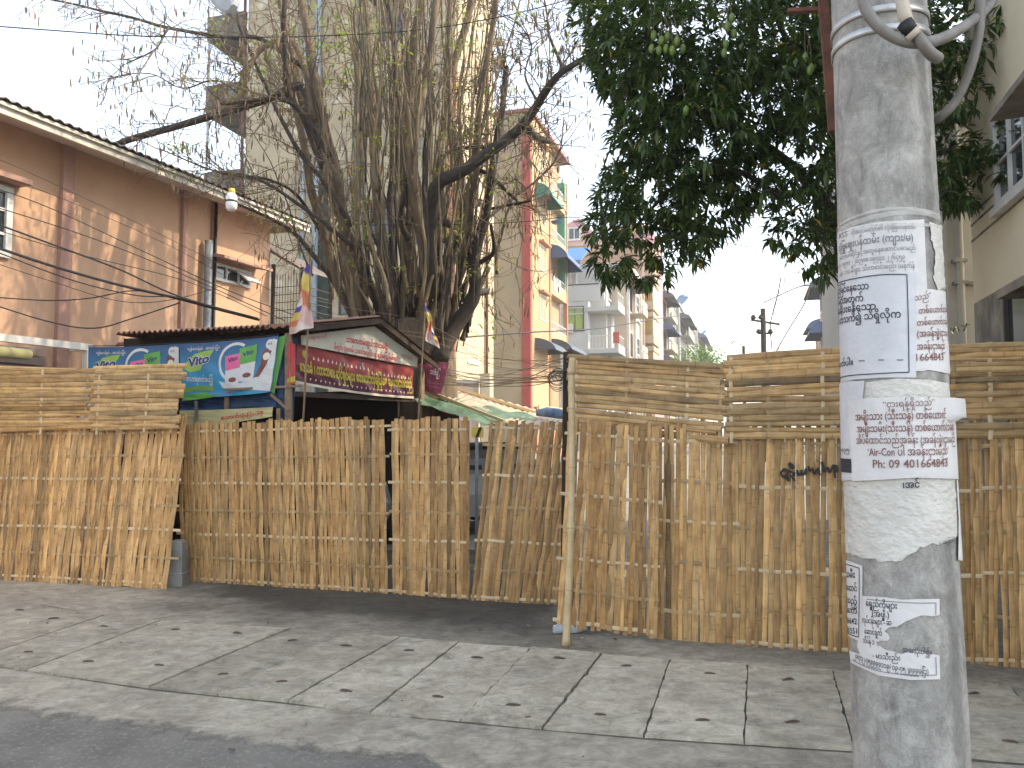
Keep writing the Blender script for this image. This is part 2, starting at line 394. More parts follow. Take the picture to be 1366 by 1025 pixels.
# ================================================================ THE BAMBOO FENCE
def corner(bpx, tpx, lean=.0, zb=0.0):
    """bottom point on the ground at bpx and the point at pixel tpx standing over it, leaning back"""
    b = ground(*bpx, zb); return b, at(tpx[0], tpx[1], b.y + lean)
def panel(label, BL, BR, TR, TL, ns, bf, orient='V', seed=0, group='woven split bamboo fence panels', width=None, ragged=.03, skew=.0, tone=1.0, name='bamboo_panel', gapp=.02):
    rr = random.Random(seed); u_ = rr.uniform
    BL, BR, TR, TL = map(Vector, (BL, BR, TR, TL))
    if orient == 'H': BL, BR, TR, TL = BL, TL, TR, BR       # slats run along 'v' = left to right
    P = lambda u, v: BL.lerp(BR, u).lerp(TL.lerp(TR, u), v)
    Wd = ((BR - BL).length + (TR - TL).length) / 2; Ht = ((TL - BL).length + (TR - BR).length) / 2
    N = (BR - BL).cross(TL - BL).normalized()
    if N.y > 0: N = -N                                       # towards the camera
    base = (BL + BR) / 2 if orient == 'V' else (BL + TL) / 2
    root = thing(name, label, 'bamboo panel', (base.x, base.y, base.z), 0, group)
    EX = P(1, .5) - P(0, .5); EX.normalize(); EY = (P(.5, 1) - P(.5, 0)).normalized()
    mb = MB(); wav = rr.uniform(0, 10)
    pos = []; x = 0.0
    while x < Wd:
        w = u_(.028, .052) if orient == 'V' else u_(.036, .058)
        pos.append((x + w / 2, w)); x += w * u_(.80, .94) + (u_(.004, .016) if rr.random() < gapp else 0)
    run = 0; ph = 0
    for i, (cx, w) in enumerate(pos):
        u0 = min(cx / Wd, 1)
        if rr.random() < .85: ph ^= 1                        # passes over / under the battens in turn, with slips
        tv = rr.gauss(1.0, .17) * tone; warm = u_(-.06, .06)
        if rr.random() < .14: tv *= .64
        if rr.random() < .09: tv *= 1.22
        mb.cc = (max(.3, tv + warm), max(.3, tv), max(.3, tv - warm * 1.2))
        v0 = -u_(-.3, 1) * ragged / Ht; v1 = 1 + u_(-.6, 1) * ragged / Ht
        if rr.random() < .03: v1 -= u_(.01, .06)
        uo, vo = u_(0, 50), u_(0, 50)
        sl = rr.gauss(0, .010) + skew; crv = rr.gauss(0, .004)
        ks = []
        edges = [v0] + [f for f in bf if v0 < f < v1] + [v1]
        n = 2 * len(bf) + 4
        pts = []
        for k in range(n + 1):
            v = v0 + (v1 - v0) * k / n
            d = 0.0
            if bf:
                # smooth weave: +off in front of battens for which (i+j) is even
                for j, f in enumerate(bf):
                    s_ = 1 if (j + ph) % 2 == 0 else -1
                    q = max(0.0, 1 - abs(v - f) / (.55 / max(3, len(bf))))
                    d += s_ * .0085 * q
            lat = (sl * (v - .5) + crv * math.sin(v * 3.1 + wav)) * Ht
            pts.append((v, d, lat))
        th = .0035
        arc = .004 if orient == 'V' else .010
        cols = []
        for v, d, lat in pts:
            ctr = P(u0, v) + EX * lat
            row = [(ctr - EX * w / 2 + N * (d - th)), (ctr - EX * w / 2 + N * d), (ctr - EX * w * .2 + N * (d + arc)), (ctr + EX * w * .2 + N * (d + arc)), (ctr + EX * w / 2 + N * d), (ctr + EX * w / 2 + N * (d - th))]
            ofs = (0, .0, w * .3, w * .7, w, w)
            cols.append([mb.vt(q, (uo + ofs[k], vo + v * Ht)) for k, q in enumerate(row)])
        for k in range(n):
            A, B = cols[k], cols[k + 1]
            for q in range(5): mb.fc([A[q], A[q + 1], B[q + 1], B[q]])
            mb.fc([A[5], A[0], B[0], B[5]])
        mb.fc(cols[0][::-1]); mb.fc(cols[-1])
    o = mb.build('slat_weave', M['bamboo'] if orient == 'V' else M['bamboo_h'], root)
    for j, f in enumerate(bf):
        mb = MB(); light = (j % 2 == 0)
        q = u_(.9, 1.1); mb.cc = (q, q, q) if light else (.62 * q, .55 * q, .45 * q)
        uo, vo = u_(0, 50), u_(0, 50); h = u_(.022, .03) / 2
        a0, a1 = -.03 / Wd + u_(-.02, .02), 1 + u_(-.02, .04); tl = u_(-.008, .008)
        rows = []
        for k in range(13):
            u = lerp(a0, a1, k / 12); c_ = P(u, f + tl * (u - .5)) + EY * (.004 * math.sin(k * 1.3 + vo))
            rows.append([mb.vt(c_ + EY * y + N * z, (uo + y + h, vo + u * Wd)) for y, z in ((-h, -.004), (h, -.004), (h, .004), (0, .006), (-h, .004))])
        for k in range(12):
            for q in range(5): mb.fc([rows[k][q], rows[k][(q + 1) % 5], rows[k + 1][(q + 1) % 5], rows[k + 1][q]])
        mb.fc(rows[0]); mb.fc(rows[-1][::-1])
        mb.build('cross_batten', M['batten'], root)
    return root, P, N

BF = lambda *a: list(a)
# lower row, from left to right
a0, a1 = corner((-70, 770), (-55, 560), .25); b0, b1 = corner((222, 786), (245, 555), .30)
panel('wide leaning bamboo panel at far left with its slats raked to the right', a0, b0, b1, a1, 0, BF(.03, .17, .33, .47, .62, .76, .90), seed=1, skew=.02, tone=1.08)
a0, a1 = corner((243, 775), (238, 566), .02); b0, b1 = corner((515, 792), (511, 558), .02)
panel('low bamboo panel below the red banner, left of the narrow gap', a0, b0, b1, a1, 0, BF(.02, .15, .30, .45, .62, .78, .95), seed=2, tone=.92)
a0, a1 = corner((523, 792), (522, 560), .0); b0, b1 = corner((624, 800), (625, 559), .02)
panel('narrow low bamboo panel between the two gaps showing parked cars', a0, b0, b1, a1, 0, BF(.015, .15, .31, .47, .64, .80, .94), seed=3, tone=.92)
a0, a1 = corner((630, 801), (652, 563), .05); b0, b1 = corner((742, 807), (764, 566), .05)
panel('darker low bamboo panel leaning right towards the prop pole', a0, b0, b1, a1, 0, BF(.02, .17, .33, .52, .70, .87, .97), seed=4, skew=.02, tone=.84)
a0, a1 = corner((741, 832), (758, 560), .05, .06); b0, b1 = corner((876, 848), (880, 568), .05, .06)
panel('short bamboo panel raised off the ground behind the prop pole', a0, b0, b1, a1, 0, BF(.015, .165, .32, .47, .63, .80, .93), seed=5, tone=.98)
a0, a1 = corner((876, 852), (876, 568), .04); b0, b1 = corner((995, 861), (998, 572), .04)
panel('bamboo panel with a whitewashed slat, right of the raised panel', a0, b0, b1, a1, 0, BF(.13, .36, .55, .74, .93), seed=6, tone=1.0)
a0, a1 = corner((988, 861), (991, 568), .03); b0, b1 = corner((1165, 874), (1160, 570), .03)
gr, gP, gN = panel('bamboo panel with black spray painted writing beside the pole', a0, b0, b1, a1, 0, BF(.015, .16, .34, .53, .72, .92), seed=7, tone=1.0)
a0, a1 = corner((1163, 876), (1158, 568), .03); b0, b1 = corner((1321, 887), (1314, 566), .03)
panel('bamboo panel half hidden behind the concrete pole', a0, b0, b1, a1, 0, BF(.02, .17, .36, .54, .72, .90), seed=8, tone=.94)
a0, a1 = corner((1323, 888), (1316, 566), .03); b0, b1 = corner((1500, 902), (1490, 560), .03)
panel('last bamboo panel cut off by the right edge', a0, b0, b1, a1, 0, BF(.025, .20, .38, .55, .73, .91), seed=9, tone=.96)
# upper row: culm halves laid sideways, hung on the front of the lower row
def upper(label, bl, br, tr, tl, Yl, Yr, bf, seed, **k):
    return panel(label, at(*bl, Yl), at(*br, Yr), at(*tr, Yr + .04), at(*tl, Yl + .04), 0, bf, 'H', seed, 'sideways bamboo panels topping the fence', ragged=.05, name='bamboo_panel', **k)
YA = ground(-70, 770).y + .16; YB = ground(222, 786).y + .20
upper('sideways bamboo panel topping the far left of the fence', (-75, 578), (124, 574), (128, 491), (-75, 492), YA, lerp(YA, YB, .66), BF(.04, .38, .66, .95), 21, tone=1.0)
upper('sideways bamboo panel just below the blue banners', (124, 575), (236, 573), (245, 487), (127, 489), lerp(YA, YB, .66) - .02, YB - .02, BF(.05, .34, .62, .93), 22, tone=1.08)
y0, y1, y2, y3 = ground(741, 830).y, ground(968, 859).y, ground(1165, 874).y, ground(1500, 902).y
upper('sideways bamboo panel above the prop pole, sagging to the right', (762, 574), (966, 594), (970, 487), (763, 475), y0 - .03, y1 - .02, BF(.03, .38, .77, .97), 23, tone=.98, gapp=.1)
upper('sideways bamboo panel above the spray painted writing', (970, 585), (1168, 586), (1166, 466), (969, 478), y1 - .02, y2 - .02, BF(.03, .29, .66, .93), 24, tone=.94, gapp=.12)
upper('sideways bamboo panel right of the pole', (1170, 586), (1500, 580), (1500, 455), (1168, 466), y2 - .02, y3 - .02, BF(.05, .33, .48, .80), 25, tone=.92, gapp=.12)

# black spray paint: thick strokes laid on the panel's slats
def stroke(mb, pts, w, off=.022):
    p0 = gP(.5, .5)
    Q = []
    for i in range(len(pts) - 1):
        for k in range(4): Q.append(tuple(lerp(pts[i][j], pts[i + 1][j], k / 4) for j in (0, 1)))
    Q.append(pts[-1]); V = []
    for i, (x, y) in enumerate(Q):
        x0, y0 = Q[max(0, i - 1)]; x1, y1 = Q[min(len(Q) - 1, i + 1)]
        dx, dy = x1 - x0, y1 - y0; l = math.hypot(dx, dy) or 1; nx, ny = -dy / l * w / 2, dx / l * w / 2
        t_ = .6 + .4 * math.sin(math.pi * (i + .6) / (len(Q) + .2)) + .25 * noise.noise(Vector((x * .4, y * .4, 0)))
        V.append([mb.vt(on_plane(x + s_ * nx * t_, y + s_ * ny * t_, p0 + gN * off, gN)) for s_ in (1, -1)])
    for i in range(len(V) - 1): mb.fc([V[i][0], V[i][1], V[i + 1][1], V[i + 1][0]])
mb = MB()
for pts, w in [([(1041, 631), (1044, 636), (1050, 635), (1051, 628), (1046, 626), (1041, 631)], 4), ([(1052, 618), (1056, 622), (1058, 626)], 6), ([(1049, 636), (1053, 642)], 5), ([(1053, 628), (1060, 632), (1056, 636), (1061, 642)], 3.5),
               ([(1063, 627), (1064, 633), (1069, 633), (1069, 627)], 4), ([(1069, 633), (1074, 632), (1075, 625)], 4), ([(1078, 622), (1080, 629)], 3), ([(1080, 629), (1084, 625), (1086, 633)], 3), ([(1086, 633), (1091, 625), (1094, 634)], 3.2),
               ([(1096, 616), (1100, 630)], 4.5), ([(1103, 623), (1107, 631)], 3.5), ([(1107, 631), (1111, 621), (1116, 622), (1117, 628), (1113, 631)], 3.2), ([(1113, 622), (1114, 638)], 3.2)]:
    stroke(mb, pts, w, .0225)
M['spray'] = pm('spray_paint', (.013, .012, .012), rough=.55, bump=0)
solid(mb.build('painted_writing', M['spray'], gr), .012, -1)
# whitewash flecks of one slat stay in its material; prop pole leaning on the fence
b = ground(755, 862); t1 = at(762, 500, b.y + .22); t2 = at(764, 478, b.y + .23)
root = thing('prop_pole', 'pale round bamboo pole propped against the fence', 'bamboo pole', b)
mb = MB(); pts = []; rad = []
for k in range(41):
    f = k / 40; p = b.lerp(t1, f) + Vector((.02 * math.sin(f * 3.1), 0, 0)); pts.append(p)
    r = lerp(.030, .026, f); rad.append(r + (.0045 if k % 7 == 3 else 0) + (.006 if k in (0,) else 0))
mb.tube(pts, rad, 12); mb.u = [(u[0] * .2 + 3, u[1] + .055) for u in mb.u]
mb.build('culm', M['bamboo_pole'], root, smooth=True)
mb = MB(); mb.tube([t1.lerp(t2, k / 4) for k in range(5)], [.030, .031, .029, .030, .026], 10); mb.cc = (.8, .75, .6)
mb.build('culm_tip', M['bamboo_pole'], root, smooth=True)
# concrete block in the gap between the first two panels
b = ground(236, 784); root = thing('concrete_block', 'worn concrete block standing in the gap between bamboo panels', 'concrete block', b)
mb = MB(); c = [at(214, 786, b.y + .05), at(246, 780, b.y - .02)]
w = .17; d = .2; x0 = ground(216, 784).x; x1 = ground(247, 781).x; yb = ground(230, 783).y
for k in range(9):
    f = k / 8
mb.grid(1, 1, lambda u, v: (lerp(x0, x1, u), yb, 0))
mb = MB()
prof = [(0, 0), (.0, .13), (.012, .14), (.02, .36), (.035, .44), (.06, .465)]
for (i0, z0), (i1, z1) in zip(prof, prof[1:]):
    mb.hexa([(x0 + i0, yb + i0, z0), (x1 - i0 * .8, yb + i0, z0), (x1 - i0 * .8, yb + d - i0, z0), (x0 + i0, yb + d - i0, z0), (x0 + i1, yb + i1, z1), (x1 - i1 * .8, yb + i1, z1), (x1 - i1 * .8, yb + d - i1, z1), (x0 + i1, yb + d - i1, z1)])
mb.build('block', M['cement'], root)
# empty plastic bottle lying at the pole's foot
m, t, bb = NG('clear_plastic'); bb.inputs['Base Color'].default_value = (.72, .78, .82, 1); bb.inputs['Roughness'].default_value = .18; bb.inputs['Transmission Weight'].default_value = .55; bb.inputs['IOR'].default_value = 1.15; M['plastic'] = m
M['blue'] = pm('blue_plastic', (.02, .22, .55), rough=.4, bump=0)
a = ground(738, 846); e = ground(788, 843); root = thing('plastic_bottle', 'clear plastic bottle with blue cap lying by the prop pole', 'bottle', ((a + e) / 2))
mb = MB(); up = Vector((0, 0, .036)); fr = [0, .02, .1, .13, .16, .4, .43, .46, .7, .82, .88, .9, .93]; rr_ = [.024, .034, .035, .032, .035, .035, .032, .035, .034, .022, .014, .017, .014]
mb.tube([a.lerp(e, f) + up for f in fr], rr_, 14); mb.build('bottle', M['plastic'], root, smooth=True)
mb = MB(); mb.tube([a.lerp(e, f) + up for f in (.92, .93, .995, 1.0)], [.014, .0175, .0175, .015], 14); mb.build('cap', M['blue'], root, smooth=True)
# ================================================================ CONCRETE POLE AND ITS NOTICES
def pole_mat():
    m, t, b = NG('pole_concrete'); co = coord(t)
    c = mixn(t, (.40, .385, .36), (.26, .252, .235), ramp(t, noi(t, co, 5.5, 9, .75, .5), .40, .62))
    st = coord(t, 'Object', (9, 9, 2.2))
    c = mixn(t, c, (.13, .128, .12), ramp(t, noi(t, st, 1.0, 10, .8, .6), .52, .66, 0, .8))
    c = mixn(t, c, (.50, .49, .47), ramp(t, noi(t, coord(t, 'Object', (7, 7, 5)), 1.4, 8, .75, .9), .56, .70, 0, .7))
    c = mixn(t, c, (.09, .087, .08), ramp(t, noi(t, co, 48, 4, .65), .64, .75, 0, .7))
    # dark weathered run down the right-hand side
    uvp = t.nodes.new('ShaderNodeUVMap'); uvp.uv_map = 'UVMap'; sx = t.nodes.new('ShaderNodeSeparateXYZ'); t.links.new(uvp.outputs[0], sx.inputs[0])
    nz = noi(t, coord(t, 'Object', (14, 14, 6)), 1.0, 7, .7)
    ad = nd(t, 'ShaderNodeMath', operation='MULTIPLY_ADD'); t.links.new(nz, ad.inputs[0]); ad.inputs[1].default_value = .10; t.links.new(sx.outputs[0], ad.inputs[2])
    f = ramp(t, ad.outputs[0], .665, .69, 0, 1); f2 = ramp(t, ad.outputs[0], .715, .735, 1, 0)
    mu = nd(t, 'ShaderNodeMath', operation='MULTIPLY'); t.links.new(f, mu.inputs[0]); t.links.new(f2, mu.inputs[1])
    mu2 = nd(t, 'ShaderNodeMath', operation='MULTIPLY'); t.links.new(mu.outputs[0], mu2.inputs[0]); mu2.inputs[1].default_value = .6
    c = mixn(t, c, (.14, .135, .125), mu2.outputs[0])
    gr_ = mixn(t, (.74, .73, .71), (1.16, 1.16, 1.15), ramp(t, noi(t, coord(t, 'Object', (1, 1, .7)), 19, 12, .8, .5), .38, .60)); c = mixn(t, c, gr_, 1.0, 'MULTIPLY')
    t.links.new(c, b.inputs['Base Color']); b.inputs['Roughness'].default_value = .82
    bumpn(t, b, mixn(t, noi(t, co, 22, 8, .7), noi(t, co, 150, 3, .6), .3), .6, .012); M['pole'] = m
pole_mat()
def paper(name, c, wr=.3, ws=30):
    m, t, b = NG(name); co = coord(t)
    k = mixn(t, c, tuple(x * .84 for x in c), ramp(t, noi(t, co, 7, 5, .6), .4, .7))
    k = mixn(t, k, (.50, .46, .36), ramp(t, noi(t, co, 5, 8, .7), .62, .8, 0, .5))
    t.links.new(k, b.inputs['Base Color']); b.inputs['Roughness'].default_value = .7
    bumpn(t, b, noi(t, coord(t, 'Object', (1, 1, 1.7)), ws, 5, .55), wr, .01); return m
M['paper'] = paper('notice_paper', (.66, .645, .635), .25, 18)
M['paper_blue'] = paper('notice_paper_cool', (.60, .605, .63), .25, 18)
M['paper_warm'] = paper('pulp_paper', (.62, .60, .55), .9, 32)
M['ink'] = pm('ink', (.03, .032, .045), rough=.7, bump=0)
M['ink_brown'] = pm('faded_brown_ink', (.20, .085, .075), rough=.7, bump=0)
M['ink_grey'] = pm('faded_grey_ink', (.20, .20, .22), rough=.7, bump=0)
# axis from two pixels, radius tapering with height
A_T = at(1171, 0, 2.32); A_B = at(1215, 1025, 2.22)
def axis(z): return A_B.lerp(A_T, (z - A_B.z) / (A_T.z - A_B.z))
def prad(z): return lerp(.1495, .1335, (z - A_B.z) / (A_T.z - A_B.z))
VIEW = Vector((axis(1.6).x, axis(1.6).y, 0)).normalized(); RT = Vector((VIEW.y, -VIEW.x, 0))
def ps(th, z, off=0.0):                       # a point on the pole: th = angle from the camera-facing line, + to the right
    return axis(z) + (RT * math.sin(th) - VIEW * math.cos(th)) * (prad(z) + off)
def pinv(px, py):
    th, z = 0.0, 1.6
    for _ in range(40):
        x, y = proj(ps(th, z)); xl, _y = proj(ps(-1.35, z)); xr, _y = proj(ps(1.35, z))
        z -= (py - y) * (2.2 / F0)
        hw = (xr - xl) / 2 / math.sin(1.35); cx = (xl + xr) / 2
        f = (px - cx) / hw
        if abs(f) < .96: th = math.asin(f)
        else: th = math.copysign(math.asin(.96) + (abs(f) - .96) * 4.0, f)
    return th, z
pb = axis(0)
pole = thing('utility_pole', 'weathered round concrete utility pole plastered with torn notices', 'utility pole', (pb.x, pb.y, 0))
mb = MB(); n = 64; rows = 80; z1 = 4.2
mb.grid(n, rows, lambda u, v: ps(-math.pi + 2 * math.pi * u, -.02 + z1 * v, .0012 * noise.noise(Vector((math.sin(6.283 * u) * 4, math.cos(6.283 * u) * 4, v * 12)))))
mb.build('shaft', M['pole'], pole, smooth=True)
M['strap'] = pm('steel_strap', (.62, .62, .60), (.42, .42, .42), 10, .35, .1, metal=.6)
for z_ in (pinv(1180, 11)[1], pinv(1172, 39)[1]):
    mb = MB(); mb.grid(48, 1, lambda u, v: ps(-math.pi + 2 * math.pi * u, z_ - .011 + .022 * v + .003 * math.sin(u * 20), .004))
    solid(mb.build('steel_band', M['strap'], pole, smooth=True), .003, 0)
m, t, bb = NG('clear_tape'); bb.inputs['Base Color'].default_value = (.75, .73, .68, 1); bb.inputs['Roughness'].default_value = .2; bb.inputs['Alpha'].default_value = .35; M['tape'] = m
for z_, h in ((pinv(1180, 283)[1], .008), (pinv(1180, 289)[1], .014), (pinv(1180, 300)[1], .010)):
    mb = MB(); mb.grid(60, 1, lambda u, v: ps(-math.pi + 2 * math.pi * u, z_ - h / 2 + h * v + .006 * math.sin(u * 14 + h * 900), .004 + .003 * noise.noise(Vector((u * 30, z_ * 9, v)))))
    mb.build('plastic_tape', M['tape'], pole, smooth=True)

def sheet_on_pole(name, label, cat, poly, mat, off, wrinkle=0.0, jag=(), group='notices pasted on the concrete pole', lift=None):
    """paper glued to the pole, its outline given in photo pixels and mapped onto the curved shaft"""
    Q = []
    for i, a in enumerate(poly):
        b = poly[(i + 1) % len(poly)]; n_ = max(1, int(math.hypot(b[0] - a[0], b[1] - a[1]) / 5))
        for k in range(n_):
            x, y = lerp(a[0], b[0], k / n_), lerp(a[1], b[1], k / n_)
            th, z = pinv(x, y)
            if i in jag and k: th += U(-.03, .03); z += U(-.005, .005)
            Q.append((th, z))
    R0 = .155
    pts = [Vector((a * R0, z)) for a, z in Q]; nb = len(pts)
    x0, x1 = min(p.x for p in pts), max(p.x for p in pts); y0, y1 = min(p.y for p in pts), max(p.y for p in pts)
    st = .011 if wrinkle < .0015 else .007
    nx = int((x1 - x0) / st) + 1; ny = int((y1 - y0) / st) + 1
    inner = [Vector((x0 + (i + .5 + .25 * (j % 2)) * st, y0 + (j + .5) * st)) for i in range(nx) for j in range(ny)]
    V, E_, Fa, *_ = delaunay_2d_cdt(pts + inner, [(i, (i + 1) % nb) for i in range(nb)], [list(range(nb))], 1, 1e-5)
    mb = MB()
    for v in V:
        th, z = v.x / R0, v.y
        w = wrinkle * (noise.noise(Vector((th * 7, z * 62, off * 900))) + .6 * noise.noise(Vector((th * 16, z * 120, 3)))) if wrinkle else 0
        o_ = off + abs(w) + .0006 * noise.noise(Vector((th * 5, z * 14, off * 500)))
        if lift: o_ += lift(th, z)
        mb.vt(ps(th, z, o_), (th, z))
    for f in Fa: mb.fc(f)
    o = mb.build(name, mat, smooth=True); tag(o, label, cat, group)
    return o
def write_on_pole(parent, mat, lines, off, name='printed_text'):
    mb = MB()
    for s_, p0, p1, h, *bo in lines:
        V, Fs, w = text2d(s_, bo[0] if bo else 0.0)
        a, b = pinv(*p0), pinv(*p1); hz = h * 2.2 / F0 * 1.35
        base = len(mb.v)
        for x, y in V:
            f = x / w; th = lerp(a[0], b[0], f); z = lerp(a[1], b[1], f) + y * hz
            mb.vt(ps(th, z, off))
        for f in Fs: mb.fc([base + k for k in f])
    return mb.build(name, mat, parent, world=True)
def frame_on_pole(parent, mat, pts, wpx, off, name='printed_border', close=False):
    mb = MB(); P = [pinv(*p) for p in pts]
    if close: P = P + [P[0]]
    hw = wpx * 2.2 / F0 / 2
    for (a, za), (b, zb) in zip(P, P[1:]):
        n_ = 14; dx, dz = (b - a) * .155, zb - za; l = math.hypot(dx, dz) or 1; ox, oz = -dz / l * hw / .155, dx / l * hw
        R_ = [[mb.vt(ps(lerp(a, b, k / n_) + s_ * ox, lerp(za, zb, k / n_) + s_ * oz, off)) for s_ in (1, -1)] for k in range(n_ + 1)]
        for k in range(n_): mb.fc([R_[k][0], R_[k][1], R_[k + 1][1], R_[k + 1][0]])
    return mb.build(name, mat, parent)
# wrinkled pulp of many old layers
o = sheet_on_pole('pasted_paper', 'crumpled blank white paper layer torn along its lower edge', 'paper', [(1117, 506), (1160, 510), (1200, 505), (1240, 507), (1264, 512), (1270, 560), (1273, 640), (1277, 690), (1276, 716), (1262, 722), (1250, 727), (1238, 727), (1228, 729), (1222, 736), (1211, 742), (1205, 748), (1192, 748), (1180, 750), (1160, 745), (1146, 741), (1131, 738), (1124, 722), (1124, 690), (1121, 640), (1119, 560)], M['paper_warm'], .0016, .0042, range(10, 21))
write_on_pole(o, M['ink'], [('၊အင်', (1206, 651), (1226, 650), 9, .02), ('၊ ၁၇၁၉၆', (1250, 726), (1274, 721), 5)], .0085)
o = sheet_on_pole('pasted_paper', 'narrow bluish paper strip with a black printed box, under the brown notice', 'paper', [(1118, 512), (1158, 508), (1156, 535), (1150, 560), (1146, 640), (1124, 642), (1120, 570)], M['paper_blue'], .0075, .0018, (2, 3))
write_on_pole(o, M['ink'], [('၁၂၇၈၇၅', (1122, 603), (1139, 603), 6)], .0108)
mb = MB(); q0, q1 = pinv(1123, 611), pinv(1142, 631)
mb.grid(8, 4, lambda u, v: ps(lerp(q0[0], q1[0], u), lerp(q1[1], q0[1], v), .0105)); mb.build('black_box', M['ink'], o)
o = sheet_on_pole('paper_notice', 'white job notice with bracketed grey script, highest on the pole', 'notice', [(1114, 312), (1140, 303), (1176, 296), (1232, 293), (1234, 345), (1236, 392), (1170, 400), (1117, 400)], M['paper'], .0022)
write_on_pole(o, M['ink_grey'], [('RSS', (1122, 319), (1134, 315), 8), ('ကိုအလုပ်မေြာက်၏ လုံခြုံရေးဝန်ထမ်း', (1139, 314), (1221, 306), 6), ('လုံြဖူေဈးပန်ထမ်း (ကျား/မ)', (1121, 336), (1218, 322), 10, .012), ('အောက်ပါဆိုင်နှင့်အတူေနေဆာင်ပေးမည်', (1122, 348), (1221, 334), 6),
                               ('ဖုန်း - ၀၉၇၈၁ ၂၂၆၄၅၈၈ ၀၉၇၃၁ ၂၂၆၄၅၉', (1121, 358), (1208, 346), 6.5), ('(မန်း - ၁၁၁ မီးမွှား သီးကောင်းမည်း (မန်က်န်', (1122, 369), (1220, 358), 6.5)], .0040)
o = sheet_on_pole('paper_notice', 'large white notice inside a thin black border with black script', 'notice', [(1110, 378), (1140, 369), (1180, 364), (1221, 364), (1222, 430), (1222, 504), (1180, 504), (1140, 507), (1112, 512)], M['paper_blue'], .0040)
frame_on_pole(o, M['ink'], [(1113, 381), (1140, 373), (1180, 367), (1210, 367), (1212, 430), (1213, 497), (1170, 499), (1140, 501), (1112, 507)], 1.3, .0058)
write_on_pole(o, M['ink'], [('ပြည်ြမင်ေနေသာ', (1118, 394), (1163, 386), 10, .012), ('ဝမ်းမျာ့အတွက်', (1117, 408), (1156, 402), 10, .012), ('ထိန်းေပးေနေသာ', (1117, 421), (1172, 413), 10, .012), ('နှင့် ပတ်သက်၍ သိရှိလိုက', (1117, 435), (1203, 424), 10, .012),
                            ('ေပးပတ်ပါ။', (1118, 491), (1142, 487), 8.5, .012), ('-', (1150, 484), (1158, 484), 8), ('-', (1175, 483), (1182, 483), 8), ('-', (1198, 483), (1206, 483), 8)], .0058)
o = sheet_on_pole('paper_notice', 'right hand white notice in brown script wrapping round the pole', 'notice', [(1214, 388), (1240, 386), (1265, 390), (1269, 440), (1270, 500), (1245, 495), (1219, 494), (1216, 440)], M['paper'], .0031, 0, (5,))
write_on_pole(o, M['ink_brown'], [('သည်”', (1220, 402), (1240, 398), 8), ('တစ်ေယာက်(၁ခန်း', (1225, 419), (1262, 417), 8, .01), ('တစ်ေယာက်(၁ခန်း', (1223, 435), (1262, 433), 8, .01), ('(အခန်းဖွဲ့)ငှားမည်', (1223, 450), (1264, 449), 9, .01), ('အခန်းငှားမည်', (1223, 467), (1258, 466), 9, .01), ('1664843', (1222, 482), (1256, 481), 10, .006)], .0048)
o = sheet_on_pole('paper_notice', 'curling white room rental notice in brown script with a phone number', 'notice', [(1136, 536), (1165, 531), (1215, 530), (1262, 531), (1287, 536), (1288, 545), (1284, 560), (1270, 557), (1271, 600), (1273, 639), (1220, 637), (1180, 640), (1143, 642), (1142, 600)], M['paper'], .0100, .0010, (4, 5, 6), lift=lambda th, z: .035 * max(0, th - .85) if z > pinv(1200, 562)[1] else 0)
write_on_pole(o, M['ink_brown'], [('“ငှားရန်ရှိသည်”', (1182, 544), (1242, 541), 8.5), ('အမျိုးသား (သီးသန့်) တစ်ေယာက်(နေခန်း', (1148, 561), (1268, 558), 10, .012), ('အမျိုးသမီး(သီးသန့်) တစ်ေယာက်(၁ခန်း', (1150, 577), (1266, 574), 10, .012),
                                  ('အိပ်ေထာင်သည်အခန်း (အခန်းဖွဲ့)ငှားမည်', (1149, 592), (1267, 590), 9.5, .008), ('‘Air-Con ပါ အခန်းငှားမည်’', (1164, 608), (1259, 606), 10.5, .008), ('Ph: 09 401664843', (1170, 624), (1258, 622), 11, .008)], .0128)
o = sheet_on_pole('paper_notice', 'small bordered white notice on the left flank ending in phone numbers', 'notice', [(1124, 746), (1140, 750), (1154, 755), (1154, 800), (1152, 856), (1140, 852), (1126, 845), (1124, 800)], M['paper'], .0030)
frame_on_pole(o, M['ink'], [(1126, 751), (1140, 755), (1150, 758), (1150, 800), (1149, 850), (1138, 847), (1127, 842)], 1.2, .0046)
write_on_pole(o, M['ink'], [('သမီး', (1131, 770), (1144, 771), 9, .012), ('အေဆာင်', (1129, 787), (1147, 789), 8.5, .01), ('ရှိသည်', (1130, 803), (1147, 807), 8.5, .01), ('အေကာ်', (1130, 817), (1147, 819), 8.5, .01), ('286642', (1130, 831), (1147, 833), 8, .006), ('381551', (1131, 844), (1147, 846), 8, .006)], .0046)
o = sheet_on_pole('torn_notice', 'white notice torn through its middle leaving bare concrete', 'notice', [(1152, 795), (1185, 797), (1205, 800), (1230, 799), (1252, 799), (1252, 820), (1235, 821), (1217, 826), (1204, 833), (1194, 836), (1183, 842), (1190, 852), (1172, 857), (1178, 862), (1190, 868), (1202, 872), (1222, 868), (1238, 872), (1252, 874), (1253, 906), (1216, 907), (1175, 901), (1136, 884), (1134, 868), (1150, 873), (1146, 862), (1150, 830)], M['paper'], .0022, .0006, range(5, 17))
frame_on_pole(o, M['ink_grey'], [(1160, 799), (1200, 803), (1247, 804), (1247, 820)], 1.0, .0040)
frame_on_pole(o, M['ink_grey'], [(1247, 876), (1248, 900), (1215, 900), (1175, 895), (1140, 880)], 1.0, .0040)
